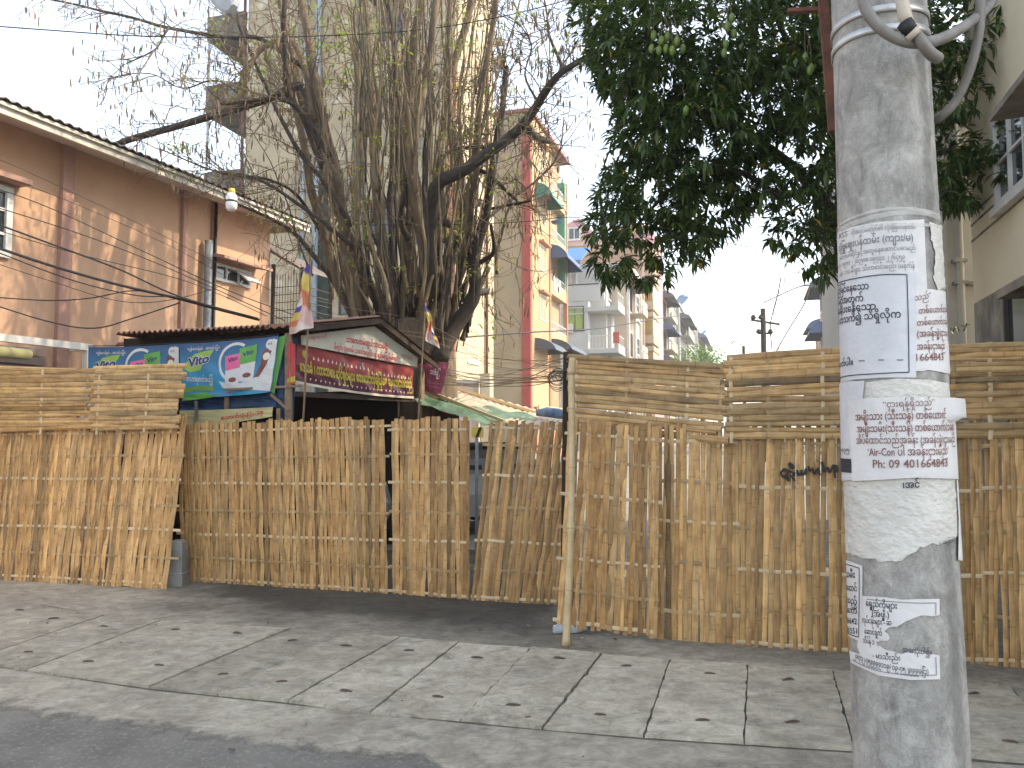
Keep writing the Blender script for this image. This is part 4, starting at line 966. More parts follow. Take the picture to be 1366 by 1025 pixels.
part(wb, 'balcony_door', M['dark_in'], lambda mb: WF.box(mb, .2, 1.0, z_ter - 4, z_ter - 1.6, -1.9, -1.85))
part(wb, 'corner_recess', M['wwall'], lambda mb: WF.box(mb, -.3, 1.28, 0, z_ter - .91, -4, -1.91))
part(wb, 'laundry', pm('red_cloth', (.45, .09, .06), rough=.8), lambda mb: WF.box(mb, -1.3, -.8, z_ter - 3.6, z_ter - 2.7, .32, .36))
awning(wb, WF, -1.6, 1.5, z_ter - 5.0, 1.0, 1.6, A_GREY)
awning(wb, WS, -.3, 3.5, z_ter - 5.0, 1.0, 1.9, A_GREY)
for k in range(4):
    z = z_ter - 9.5 + k * 3.3; window(wb, WS, 2.2, 3.4, z, z + 2.4, M['frame_w'], M['glass'], 0, 1, fr=.12); window(wb, WS, 4.4, 6.6, z, z + 2.4, M['frame_w'], M['glass'], 1, 1, fr=.12)

# blocks farther along the street, each with storeys of bays, rails and awnings
def street_block(label, x0, x1, ytop, wall, accent, aw, out=.0, name='street_block', storeys=5, seed=0, bay='bal', h_extra=0, dish=None):
    rr = random.Random(seed)
    def yy(px):
        t_ = (px - W0 / 2) / F0 / math.cos(0); return (8.64 - .3096 * 62) / (t_ / 1.0 - .3096)
    Y0, Y1 = yy(x0), yy(x1)
    o_ = Vector((8.64 + .3096 * (Y0 - 62), Y0, 0)); L = (Y1 - Y0) / DS.y
    F = Face(o_ + NS * out, DS, NS); Hh = F.pix(x0, ytop)[1] + h_extra
    root = thing(name, label, 'apartment block', o_)
    part(root, 'wall', wall, lambda mb: F.box(mb, 0, L, -.02, Hh, -9, 0))
    part(root, 'parapet', accent, lambda mb: F.box(mb, -.05, L + .05, Hh + .001, Hh + .3, -9, .25))
    nz = max(3, int(Hh / 3.2)); zs = Hh / nz
    part(root, 'string_course', accent, lambda mb: [F.box(mb, 0, L, k * zs - .12, k * zs + .12, .001, .16) for k in range(1, nz)])
    for u in (.2, L * .5, L - .2): part(root, 'pier', accent, lambda mb: F.box(mb, u - .18, u + .18, 0, Hh, .002, .22))
    for k in range(1, nz):
        z = k * zs
        if bay == 'bal':
            o = part(root, 'balcony', wall, lambda mb: (F.box(mb, L * .08, L * .46, z - .18, z - .121, .17, 1.3), F.box(mb, L * .08, L * .46, z - .12, z + .45, 1.2, 1.3)))
            railing(o, F, L * .08, L * .46, z + .45, z + 1.05, 1.25, accent, .17, 'h', r=.05)
            part(root, 'door_opening', M['dark_in'], lambda mb: F.box(mb, L * .14, L * .40, z + .13, z + 2.3, .001, .03))
        else:
            o = part(root, 'bay', accent, lambda mb: (F.box(mb, L * .06, L * .46, z + .13, z + .9, .001, 1.0), F.box(mb, L * .06, L * .46, z + zs - .6, z + zs - .13, .001, 1.0)))
            part(o, 'bay_glass', M['amber'], lambda mb: F.box(mb, L * .08, L * .44, z + .901, z + zs - .601, .001, .92))
        window(root, F, L * .56, L * .92, z + .7, z + 2.4, M['frame_w'], M['glass'], 1, 1, fr=.13)
        if aw and rr.random() < .75: awning(root, F, L * .05, L * .48, z + 2.9 if bay == 'bal' else z - .2, .8, 1.7, rr.choice(aw))
    if dish:
        for du, dz in dish:
            o = part(root, 'satellite_dish', M['dish'], lambda mb: mb.tube([F.p(du, .2, Hh + dz - .25), F.p(du, .05, Hh + dz - .1), F.p(du + .05, -.1, Hh + dz)], [.95, .75, .1], 14))
            part(root, 'dish_mast', M['grey_metal'], lambda mb: mb.tube([F.p(du, -.12, Hh + .29), F.p(du, -.12, Hh + dz)], .06, 6))
    return root, F, L, Hh
M['dish'] = pm('blue_dish', (.08, .19, .36), rough=.5, bump=0)
M['amber'] = pm('amber_glass', (.42, .28, .08), (.25, .15, .05), .8, .3, 0)
B = lambda n, c, c2: pm(n, c, c2, .4, .85, .1, 10, .01)
street_block('cream building with maroon awnings beside the white corner building', 834, 852, 352, B('cream_block', (.55, .46, .36), (.46, .37, .28)), M['white_paint'], [A_RED], .2, seed=2, storeys=4)
street_block('brown block with amber glazed bays along the street', 852, 873, 372, B('brown_block', (.36, .22, .14), (.28, .17, .11)), B('bay_cream', (.48, .38, .28), (.4, .3, .2)), None, .4, seed=3, bay='bay', h_extra=4)
street_block('tan block with blue awnings beyond the amber bays', 876, 897, 372, B('tan_block', (.50, .42, .30), (.42, .34, .24)), M['wwall'], [A_BLUE, A_GREY], .4, seed=4)
street_block('grey block with blue satellite dishes on its roof', 898, 921, 396, B('grey_block', (.36, .35, .34), (.25, .25, .25)), M['wwall'], [A_BLUE, A_BR, A_GREY], .8, seed=5, dish=[(1.5, 1.2), (5, 1.6), (9, 2.2)])
street_block('farthest low block down the street behind the round green tree', 921, 945, 424, B('far_block', (.46, .40, .36), (.4, .34, .3)), M['wwall'], [A_GREEN, A_BLUE], 1.2, seed=6, dish=[(20, 1.8)])
# pink block showing above the white building
Pc = at(822, 575, 80); Pc.z = 0; PF = Face(Pc, -NS, -DS); PH = PF.pix(785, 318)[1]
M['pinkb'] = pm('pale_pink_render', (.56, .30, .32), (.48, .25, .27), .3, .85, .1)
pk = thing('pink_block', 'pale pink gabled block rising above the white building', 'apartment block', Pc)
part(pk, 'wall', M['pinkb'], lambda mb: PF.box(mb, -4, 9, -.02, PH, -9, 0))
def f(mb):
    a = PF.pix(757, 318)[0]
    q = [PF.p(9, 0, PH), PF.p(PF.pix(800, 318)[0], 0, PH), PF.p(PF.pix(772, 291)[0], 0, PF.pix(772, 291)[1])]
    mb.hexa([q[0], q[1], q[1] - PF.n * 9, q[0] - PF.n * 9, PF.p(PF.pix(758, 298)[0], 0, PF.pix(758, 298)[1]), q[2], q[2] - PF.n * 9, PF.p(PF.pix(758, 298)[0], -9, PF.pix(758, 298)[1])])
part(pk, 'gable', M['pinkb'], f)
for px, py in ((766, 312), (790, 340)):
    u, z = PF.pix(px, py); window(pk, PF, u - .7, u + .7, z - .7, z + .7, M['frame_w'], M['glass'], 1, 0, fr=.15)
part(pk, 'ledge', M['pinkb'], lambda mb: PF.box(mb, -4, 9, PF.pix(770, 326)[1], PF.pix(770, 326)[1] + .2, .001, .15))
Yc = at(868, 575, 86); Yc.z = 0; YF = Face(Yc, -NS, -DS); yk = thing('yellow_block', 'ochre yellow upper storey glimpsed through the mango leaves', 'apartment block', Yc)
M['ochre'] = pm('ochre_render', (.52, .38, .13), (.45, .32, .1), .4, .85, .1)
part(yk, 'wall', M['ochre'], lambda mb: YF.box(mb, 0, 4.2, -.02, YF.pix(860, 300)[1], -8, 0))
u, z = YF.pix(862, 320); window(yk, YF, u - .5, u + .5, z - .9, z + .9, M['frame_w'], M['glass'], 1, 0, fr=.12)

# ---- right-hand side: distant block with awnings, and the near beige house
def right_block(label, x0, x1, Y0, ytop, wall, aw, seed):
    t0 = (x0 - W0 / 2) / F0
    o_ = Vector((t0 * Y0, Y0, 0)); F = Face(o_, -DS, -NS); Hh = F.pix(x0, ytop)[1]; L = 7.0
    root = thing('right_side_block', label, 'apartment block', o_); rr = random.Random(seed)
    part(root, 'wall', wall, lambda mb: F.box(mb, 0, L, -.02, Hh, -8, 0))
    nz = max(2, int(Hh / 3.1)); zs = Hh / nz
    part(root, 'string_course', M['wwall'], lambda mb: [F.box(mb, 0, L, k * zs - .1, k * zs + .1, .001, .12) for k in range(1, nz)])
    for k in range(nz):
        z = k * zs
        for u in (L * .1, L * .55):
            window(root, F, u, u + 2.0, z + .8, z + 2.3, M['frame_w'], M['green_glass'] if rr.random() < .4 else M['glass'], 1, 0, fr=.12)
            awning(root, F, u - .4, u + 2.4, z + 3.0, .9, 1.3, rr.choice(aw))
M['green_glass'] = pm('green_pane', (.06, .22, .12), rough=.3, bump=0)
right_block('distant tan block with slate awnings just left of the concrete pole', 1097, 1140, 62, 372, B('rb1', (.52, .46, .36), (.45, .38, .29)), [A_GREY, A_BLUE], 3)
right_block('smaller distant tan block with awnings at the street end', 1090, 1110, 80, 430, B('rb2', (.50, .42, .33), (.43, .35, .27)), [A_GREY, A_BLUE], 4)
Gc = Vector((5.27, 8.7, 0)); GF = Face(Gc, -DS, -NS)        # street wall: u towards the camera, faces left
M['cream_wall'] = pm('cream_plaster', (.66, .59, .44), (.57, .50, .36), .8, .9, .15, 20, .006, stain=(.40, .36, .28), sscale=(.8, .8, .3), samt=(.55, .75))
M['stain_wall'] = pm('stained_plinth', (.30, .28, .235), (.12, .11, .10), 2.5, .95, .25, 14, .008, stain=(.05, .048, .045), sscale=(3, 3, .5), samt=(.48, .68))
gh = thing('beige_house', 'beige plastered house at the right edge with a hooded upper window', 'house', Gc)
z_pl = GF.pix(1318, 395)[1]
part(gh, 'wall', M['cream_wall'], lambda mb: GF.box(mb, 0, 7.0, z_pl, 11.0, -6, 0))
part(gh, 'plinth', M['stain_wall'], lambda mb: GF.box(mb, .01, 7.0, -.02, z_pl - .001, -6, .004))
def f(mb):
    for a, b in (((1302, 282), (1366, 205)), ((1302, 296), (1366, 232)), ((1302, 318), (1340, 279))):
        u0, z0 = GF.pix(*a); GF.box(mb, 0, 9, z0 - .012, z0 + .012, .001, .006)
part(gh, 'groove', M['stain_wall'], f)
ua, za = GF.pix(1335, 280); zt = GF.pix(1337, 190)[1]; zh = GF.pix(1320, 160)[1]
window(gh, GF, ua, ua + 1.7, za, zt + .25, M['frame_w'], M['glass'], 3, 1, fr=.06, sill=True)
M['hood'] = pm('stained_hood', (.30, .26, .21), (.15, .13, .105), 3, .9, .3)
GO = Face(Gc + GF.n * .38, GF.u, GF.n); uh, zh0 = GO.pix(1320, 163); zh1 = GO.pix(1323, 150)[1]
part(gh, 'window_hood', M['hood'], lambda mb: mb.hexa([GF.p(uh, .38, zh0), GF.p(uh + 3, .38, zh0), GF.p(uh + 3, 0, zh0 + .02), GF.p(uh, 0, zh0 + .02), GF.p(uh, .38, zh1), GF.p(uh + 3, .38, zh1), GF.p(uh + 3, 0, zh1 + .22), GF.p(uh, 0, zh1 + .22)]))
GO = Face(Gc + GF.n * .2, GF.u, GF.n); u2, z2 = GO.pix(1329, 400); z22 = GO.pix(1329, 388)[1]
part(gh, 'door_hood', M['hood'], lambda mb: GF.box(mb, u2, u2 + 2.5, z2, z22, .005, .2))
u3, z3 = GF.pix(1345, 425)
window(gh, GF, u3, u3 + 1.2, z3 - 1.4, z3 + .25, M['frame_d'], M['glass'], 1, 1, sill=False, d=.02)
# set-back grey wall behind it with a drain pipe
bk0 = at(1303, 400, 9.6); bk0.z = 0; KF = Face(Vector((bk0.x + .3, bk0.y, 0)), Vector((-1, .05, 0)), Vector((-.05, -1, 0)))
M['grey_wall'] = pm('grey_plaster', (.50, .49, .455), (.43, .42, .39), .8, .9, .12, 16, .006, stain=(.34, .33, .31), sscale=(1, 1, .3), samt=(.56, .76))
gw = thing('grey_wall_house', 'grey plastered house wall with drain pipe, set back beside the beige house', 'house', KF.o)
ul, _ = KF.pix(1265, 400)
part(gw, 'wall', M['grey_wall'], lambda mb: KF.box(mb, -3, ul, -.02, 6.6, -4.5, 0))
u, z = KF.pix(1276, 330); part(gw, 'drain_pipe', M['grey_wall'], lambda mb: mb.tube([KF.p(u, .07, .0), KF.p(u, .07, 6.6)], .045, 10), smooth=True)
part(gw, 'pipe_clamp', M['grey_metal'], lambda mb: [KF.box(mb, u - .07, u + .07, zz, zz + .04, .001, .12) for zz in (KF.pix(1276, 352)[1], KF.pix(1276, 381)[1])])
part(gw, 'wall_ledge', M['stain_wall'], lambda mb: KF.box(mb, -1, u - .1, KF.pix(1290, 382)[1], KF.pix(1290, 382)[1] + .05, .001, .06))
# ================================================================ THE STALL HUT, BANNERS, FLAGS, TARPS
M['corr'] = pm('rusty_corrugated', (.30, .17, .12), (.16, .085, .06), 4, .65, .3, metal=.2, stain=(.38, .33, .28), samt=(.55, .75), sscale=(3, 3, 3))
M['blue_tarp'] = pm('blue_tarp', (.02, .06, .16), (.015, .04, .11), 3, .5, .25, 12, .02)
M['green_tarp'] = pm('green_tarp', (.09, .17, .08), (.05, .10, .05), 4, .6, .35, 10, .02)
M['tan_sheet'] = pm('tan_roof_sheet', (.42, .33, .23), (.28, .21, .15), 3, .75, .3, 20, .01)
HL = at(385, 440, 8.85); HR = at(562, 478, 10.8); HLg = Vector((HL.x, HL.y, 0)); HRg = Vector((HR.x, HR.y, 0))
GU = (HRg - HLg).normalized(); GN = Vector((GU.y, -GU.x, 0)); GW = (HRg - HLg).length        # gable front faces the side street
G = Face(HLg, GU, GN)
hut = thing('market_hut', 'tin roofed wooden stall hut with a white signboard gable', 'hut', HLg)
uA, zA = G.pix(492, 426); zL = G.pix(390, 436)[1]; zR = G.pix(566, 478)[1]
BK = 3.4
def roofsheet(mb, a, b, c, d, th=.03, n=26, amp=.014, along=True):
    """corrugated sheet with corners a b (eave) c d (far)"""
    I = []
    for k in range(n * 2 + 1):
        f = k / (n * 2); h = UPZ * (amp * (1 if k % 2 else -1))
        p, q = a.lerp(b, f) + h, d.lerp(c, f) + h; I.append([mb.vt(p), mb.vt(q), mb.vt(p - UPZ * th), mb.vt(q - UPZ * th)])
    for x, y in zip(I, I[1:]):
        mb.fc([x[0], y[0], y[1], x[1]]); mb.fc([x[2], x[3], y[3], y[2]]); mb.fc([x[2], y[2], y[0], x[0]]); mb.fc([x[1], y[1], y[3], x[3]])
def f(mb):
    e = .22
    A0, A1 = G.p(uA, e, zA + .03), G.p(uA, -BK, zA + .03)
    roofsheet(mb, G.p(-.15, e, zL + .0), G.p(-.15, -BK, zL + .0), A1, A0)
    roofsheet(mb, A0, A1, G.p(GW + .12, -BK, zR - .05), G.p(GW + .12, e, zR - .05))
part(hut, 'gable_roof', M['corr'], f)
def f(mb):
    for a, b in ((G.p(-.1, .2, zL - .07), G.p(uA, .2, zA - .04)), (G.p(uA, .2, zA - .04), G.p(GW + .1, .2, zR - .12))): mb.beam(a, b, .03, .07)
part(hut, 'barge_board', M['dark_wood'], f)
# lean-to roof running left along the fence side, over the blue banners
LA = at(386, 436, 8.95); LB = at(160, 443, 9.5); BKW = -GN
def f(mb):
    a, b = at(400, 432, 8.72), at(155, 444, 9.25)
    bk = Vector((.25, .97, 0)) * 2.6 + UPZ * .02
    roofsheet(mb, b, a, a + bk, b + bk, .012, 34, .016)
part(hut, 'lean_to_roof', M['corr'], f)
M['board_white'] = pm('signboard_white', (.62, .60, .53), (.54, .51, .43), 3, .6, .08, stain=(.40, .34, .25), samt=(.58, .8), sscale=(2, 2, 1))
def f(mb):
    uL, zBL = G.pix(396, 461); uR, zBR = G.pix(549, 490)
    P = [(uL, zBL), (uR, zBR), (uR + .02, zR - .02), (uA, zA - .10), (uL, zL - .10)]
    fr = [mb.vt(G.p(u, .10, z)) for u, z in P]; bk = [mb.vt(G.p(u, .07, z)) for u, z in P]
    mb.fc(fr); mb.fc(bk[::-1])
    for k in range(5): mb.fc([bk[k], bk[(k + 1) % 5], fr[(k + 1) % 5], fr[k]])
sb = part(hut, 'signboard', M['board_white'], f)
M['red_ink'] = pm('red_lettering', (.52, .035, .04), rough=.6, bump=0)
M['yellow_ink'] = pm('yellow_lettering', (.50, .43, .05), rough=.6, bump=0)
M['white_ink'] = pm('white_lettering', (.72, .70, .66), rough=.6, bump=0)
def write_face(parent, F, s_, p0, p1, h, mat, d, bold=0.0, name='lettering'):
    """text whose baseline runs between two photo pixels on facade F, h = letter height in photo pixels"""
    V, Fs, w = text2d(s_, bold); (u0, z0), (u1, z1) = F.pix(*p0), F.pix(*p1)
    k = abs(F.pix(p0[0], p0[1] - 10)[1] - z0) / 10 * h * 1.35
    mb = MB()
    for x, y in V: mb.vt(F.p(lerp(u0, u1, x / w), d, lerp(z0, z1, x / w) + y * k))
    for f_ in Fs: mb.fc(f_)
    return mb.build(name, mat, parent)
write_face(sb, G, 'သာေကတမဲဆွယ်သာင်းဓရုံး', (454, 457), (510, 467), 8, M['red_ink'], .103, .02)
write_face(sb, G, 'မိတွင်း (၃)လမ်း ညောင်ေလှဝိုင်း ရွာ်နည်မြားှည့်နှစ်ဈာ', (438, 466), (522, 482), 6.5, M['red_ink'], .103, .02)
write_face(sb, G, 'မဘာရကွေ့', (528, 476), (543, 480), 4.5, M['red_ink'], .103)
write_face(sb, G, 'တရားေတာ်', (402, 454), (428, 452), 5, M['red_ink'], .103)
# walls and posts of the hut
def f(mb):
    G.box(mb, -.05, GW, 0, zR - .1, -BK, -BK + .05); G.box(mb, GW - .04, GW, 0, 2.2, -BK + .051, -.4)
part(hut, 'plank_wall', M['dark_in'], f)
for u, d, top in ((0.0, .0, zL - .1), (GW, .0, zR - .15), (0.0, -1.6, zL - .1)):
    part(hut, 'post', M['wood'], lambda mb: G.box(mb, u - .035, u + .035, 0, top, d - .035, d + .035))
part(hut, 'cross_beam', M['dark_wood'], lambda mb: G.box(mb, .036, GW - .04, 2.0, 2.06, -.03, .03))
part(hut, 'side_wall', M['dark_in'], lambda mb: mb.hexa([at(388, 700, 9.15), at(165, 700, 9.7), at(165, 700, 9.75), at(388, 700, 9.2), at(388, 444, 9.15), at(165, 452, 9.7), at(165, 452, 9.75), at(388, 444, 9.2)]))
# props in front of the left side: posts, brace
for px, py, Y, w_ in ((262, 535, 8.72, .03), (303, 530, 8.80, .05), (372, 545, 8.7, .045), (385, 445, 8.7, .07)):
    part(hut, 'post', M['wood'] if px > 270 else M['grey_metal'], lambda mb: mb.beam(at(px, 720, Y), at(px, py, Y), w_, w_, (1, 0, 0)))
part(hut, 'brace', M['wood'], lambda mb: mb.beam(at(361, 526, 8.66), at(386, 548, 8.66), .03, .03))
part(hut, 'batten', M['wood'], lambda mb: mb.beam(at(300, 520, 8.66), at(402, 515, 8.66), .025, .025))

# cloth sheets given as four photo corners with depths, sagging
def cloth(name, label, cat, TL, TR, BR, BL, mat, sag=.03, wav=.015, nu=40, nv=20, group=None, seed=0, wv=(5, 9)):
    P = [at(*q) for q in (TL, TR, BR, BL)]
    n_ = (P[1] - P[0]).cross(P[3] - P[0]).normalized()
    if n_.y > 0: n_ = -n_
    def fn(u, v):
        p = P[3].lerp(P[2], u).lerp(P[0].lerp(P[1], u), v)
        e = 4 * u * (1 - u)
        return p - UPZ * sag * e * (1 - .4 * v) + n_ * (wav * (noise.noise(Vector((u * wv[0], v * 1.6, seed))) + .5 * noise.noise(Vector((u * wv[1] + v * 4, v * 3, seed + 7)))))
    mb = MB(); mb.grid(nu, nv, fn); o = mb.build(name, mat, smooth=True); tag(o, label, cat, group)
    return o, fn, n_
def on_cloth(o, fn, n_, mat, shapes, off=.004, name='print', grade=None):
    """flat polygons in (u, v) of a cloth, subdivided so they follow it"""
    mb = MB()
    for sh in shapes:
        pts = [Vector(p) for p in sh]; nb = len(pts)
        x0, x1 = min(p.x for p in pts), max(p.x for p in pts); y0, y1 = min(p.y for p in pts), max(p.y for p in pts)
        inner = [Vector((lerp(x0, x1, (i + .5) / 12), lerp(y0, y1, (j + .5) / 8))) for i in range(12) for j in range(8)]
        Q = []
        for i in range(nb):
            a, b = pts[i], pts[(i + 1) % nb]; k = max(1, int((b - a).length / .04)); Q += [a.lerp(b, j / k) for j in range(k)]
        V, E_, Fa, *_ = delaunay_2d_cdt(Q + inner, [(i, (i + 1) % len(Q)) for i in range(len(Q))], [list(range(len(Q)))], 1, 1e-6)
        b0 = len(mb.v)
        for v in V: mb.vt(fn(v.x, v.y) + n_ * off)
        for f_ in Fa: mb.fc([b0 + k for k in f_])
    return mb.build(name, mat, o)
def text_cloth(o, fn, n_, mat, s_, u0, v0, u1, v1, h, off=.006, bold=0.0, shear=0.0, name='lettering'):
    V, Fs, w = text2d(s_, bold); mb = MB(); hh = h * 1.4
    for x, y in V:
        f_ = x / w; mb.vt(fn(min(.999, max(0.001, lerp(u0, u1, f_) + shear * y)), lerp(v0, v1, f_) + y * hh) + n_ * off)
    for f_ in Fs: mb.fc(f_)
    return mb.build(name, mat, o)
def ellipse(cx, cy, rx, ry, n=20, a0=0, rot=0): return [(cx + rx * math.cos(t) * math.cos(rot) - ry * math.sin(t) * math.sin(rot), cy + rx * math.cos(t) * math.sin(rot) + ry * math.sin(t) * math.cos(rot)) for t in (a0 + 2 * math.pi * k / n for k in range(n))]
def flatm(n, c, rough=.5): M[n] = pm('print_' + n, c, rough=rough, bump=0); return M[n]
m, t, bb = NG('banner_blue'); uvn = t.nodes.new('ShaderNodeUVMap'); uvn.uv_map = 'UVMap'; sx = t.nodes.new('ShaderNodeSeparateXYZ'); t.links.new(uvn.outputs[0], sx.inputs[0])
c = mixn(t, (.03, .26, .44), (.015, .07, .18), ramp(t, sx.outputs[1], .25, 1.0)); t.links.new(c, bb.inputs['Base Color']); bb.inputs['Roughness'].default_value = .45; M['ban_blue'] = m
flatm('lime', (.25, .40, .07)); flatm('navy', (.03, .02, .16)); flatm('pw', (.56, .57, .57)); flatm('ppink', (.66, .13, .28)); flatm('pgreen', (.10, .33, .06)); flatm('pbrown', (.17, .05, .04)); flatm('pcream', (.66, .60, .50)); flatm('pfield', (.16, .30, .07)); flatm('pred', (.5, .03, .04)); flatm('psky', (.08, .28, .5))
def milk_banner(label, TL, TR, BR, BL, seed):
    o, fn, n_ = cloth('milk_banner', label, 'banner', TL, TR, BR, BL, M['ban_blue'], .02, .018, seed=seed, group='blue milk drink banners on the hut')
    on_cloth(o, fn, n_, M['pfield'], [[(.0, .06), (.18, .13), (.36, .10), (.36, .20), (.2, .22), (0, .16)]], .002)
    on_cloth(o, fn, n_, M['psky'], [[(.0, .0), (.55, .0), (.62, .09), (.36, .09), (.18, .10), (0, .05)]], .002)
    # milk splash ring and white corner
    ring = []
    for k in range(26):
        a = math.radians(60 + 250 * k / 25); ring.append((.585 + .175 * math.cos(a) * 1.0, .60 + .36 * math.sin(a)))
    inn = [(.585 + .15 * math.cos(math.radians(60 + 250 * k / 25)), .60 + .31 * math.sin(math.radians(60 + 250 * k / 25))) for k in range(26)][::-1]
    on_cloth(o, fn, n_, M['pw'], [ring + inn, [(.42, .28), (.46, .16), (.56, .10), (.70, .12), (.80, .24), (.76, .30), (.66, .22), (.54, .22)], [(.70, .10), (.995, .02), (.995, .93), (.95, .96), (.90, .62), (.84, .36)]], .003)
    on_cloth(o, fn, n_, M['lime'], [[(.05, .52), (.10, .46), (.22, .50), (.25, .60), (.33, .76), (.36, .86), (.25, .84), (.16, .80), (.11, .72), (.055, .62)]], .004)
    text_cloth(o, fn, n_, M['pw'], 'Vito', .075, .55, .315, .64, .17, .006, .07, .012)
    text_cloth(o, fn, n_, M['navy'], 'Vito', .08, .555, .31, .64, .165, .008, .035, .012)
    text_cloth(o, fn, n_, M['pw'], 'အာဟာရဓာတ်အပြည့်', .06, .30, .36, .27, .095, .006, .02)
    text_cloth(o, fn, n_, M['pw'], 'ကျန်းမာသန်စွမ်း ... အားအင်ပြည့်ဝ', .09, .87, .42, .87, .05, .006, .01)
    for nm, cx, cy, rx, ry, mt, mt2 in (('carton', .565, .48, .075, .28, 'ppink', 'pw'), ('carton', .715, .57, .085, .32, 'pgreen', 'pw')):
        on_cloth(o, fn, n_, M[mt2], [[(cx - rx, cy - ry), (cx + rx * .9, cy - ry - .03), (cx + rx, cy + ry * .7), (cx - rx * 1.1, cy + ry * .6)]], .005, nm)
        on_cloth(o, fn, n_, M[mt], [[(cx - rx * 1.04, cy - .02), (cx + rx * .96, cy + .02), (cx + rx, cy + ry), (cx - rx * 1.1, cy + ry * .86)]], .0065)
        text_cloth(o, fn, n_, M['navy'], 'Vito', cx - rx * .7, cy + .11, cx + rx * .6, cy + .17, .085, .008, .03)
        on_cloth(o, fn, n_, M['pbrown'], [ellipse(cx, cy - ry * .68, rx * .55, .045, 12)], .0065)
    on_cloth(o, fn, n_, M['pbrown'], [[(.80, .30), (.86, .52), (.87, .80), (.955, .74), (.92, .5), (.85, .30)]], .0055)
    on_cloth(o, fn, n_, M['pcream'], [ellipse(.91, .65, .035, .07, 12)], .0068)
    on_cloth(o, fn, n_, M['pw'], [ellipse(.925, .87, .04, .085, 18)], .0068)
    text_cloth(o, fn, n_, M['pbrown'], '၁၀၀%', .90, .85, .95, .85, .05, .0085, .01)
    mb = MB()
    mb.tube([fn(0, 1) + UPZ * .01 + n_ * .003, fn(.5, 1) + UPZ * .01, fn(1, 1) + UPZ * .01], .006, 6); mb.build('hem_rope', M['black'], o)
    return o
milk_banner('blue milk drink banner hung right, its white side edge fluttering', (239, 459, 8.86), (372, 448, 8.60), (361, 523, 8.60), (243, 530, 8.86), 3)
milk_banner('blue milk drink banner hung left, its foot hidden by the fence', (118, 463, 9.18), (240, 459, 8.92), (238, 531, 8.92), (116, 538, 9.18), 8)
o, fn, n_ = cloth('green_cloth', 'green and white cloth edge hanging beside the right blue banner', 'cloth', (372, 450, 8.64), (382, 447, 8.66), (366, 526, 8.66), (360, 522, 8.64), M['pgreen'], .0, .01, 8, 20, seed=4)
o, fn, n_ = cloth('green_cloth', 'green cloth strip with red tip showing below the blue banners', 'cloth', (244, 526, 8.84), (327, 515, 8.7), (318, 521, 8.7), (243, 535, 8.84), M['pgreen'], .02, .012, 20, 6, seed=5)
on_cloth(o, fn, n_, M['pred'], [[(.72, .02), (.99, .05), (.99, .95), (.74, .95)]], .004)
cloth('blue_tarp', 'dark blue tarpaulin slung under the blue banners', 'tarpaulin', (240, 532, 8.95), (382, 522, 8.75), (380, 542, 8.75), (240, 549, 8.95), M['blue_tarp'], .03, .03, seed=6)
cloth('blue_tarp', 'dark blue tarpaulin hanging in the corner beside the red banner', 'tarpaulin', (372, 452, 8.75), (397, 450, 8.80), (392, 560, 8.80), (368, 558, 8.75), M['blue_tarp'], .0, .05, 16, 24, seed=16)
o, fn, n_ = cloth('yellow_banner', 'pale yellow banner low under the blue tarpaulin', 'banner', (240, 548, 8.80), (364, 543, 8.66), (363, 556, 8.66), (240, 572, 8.80), pm('pale_yellow_cloth', (.50, .44, .20), (.42, .38, .2), 3, .6), .01, .012, seed=9)
text_cloth(o, fn, n_, M['red_ink'], 'ေသာက်သုံးြကပါစို့', .45, .3, .9, .35, .25, .005, .03)
# red banner across the hut front
m, t, bb = NG('banner_maroon'); uvn = t.nodes.new('ShaderNodeUVMap'); uvn.uv_map = 'UVMap'; sx = t.nodes.new('ShaderNodeSeparateXYZ'); t.links.new(uvn.outputs[0], sx.inputs[0])
c = mixn(t, (.10, .02, .04), (.33, .06, .06), ramp(t, sx.outputs[1], .25, .75)); t.links.new(c, bb.inputs['Base Color']); bb.inputs['Roughness'].default_value = .4; M['ban_red'] = m
def gat(px, py, d=.14):
    u, z = G.pix(px, py); q = G.p(u, d, z); return (px, py, q.y)
o, fn, n_ = cloth('red_banner', 'maroon banner with yellow lettering across the hut front', 'banner', gat(393, 459), gat(550, 490), gat(552, 532), gat(393, 511), M['ban_red'], .03, .03, 60, 20, seed=12, wv=(6, 12))
on_cloth(o, fn, n_, M['pcream'], [[(.0, .0), (1, .0), (1, .07), (.5, .06), (0, .07)]], .003)
text_cloth(o, fn, n_, M['yellow_ink'], 'ေဒသခံ ၊ ကားသမား ဆိုင်ရှင်များ ေဘးကင်းလုံခြုံပါေစ ဆုေတာင်းပါသည်', .035, .34, .985, .33, .26, .006, .035)
text_cloth(o, fn, n_, M['white_ink'], '၄', .53, .76, .55, .78, .14, .006, .01)
on_cloth(o, fn, n_, M['yellow_ink'], [ellipse(.075, .80, .022, .10, 14)], .004, 'emblem')
on_cloth(o, fn, n_, M['white_ink'], [[(x - .007, .70 - .1 * (x > .6)), (x + .007, .70 - .1 * (x > .6)), (x, .80 - .1 * (x > .6))] for x in [.14 + .034 * k for k in range(25)]] + [[(x - .006, .20), (x + .006, .20), (x, .13)] for x in [.08 + .036 * k for k in range(25)]], .0045, 'fringe_pattern')
o, fn, n_ = cloth('red_banner', 'narrow red and yellow banner end folded round the hut corner', 'banner', (385, 457, 8.66), (394, 459, 8.68), (394, 512, 8.68), (383, 514, 8.66), M['pred'], 0, .015, 8, 16, seed=13)
on_cloth(o, fn, n_, M['yellow_ink'], [[(.02, .05), (.98, .05), (.98, .2), (.02, .15)]], .004)
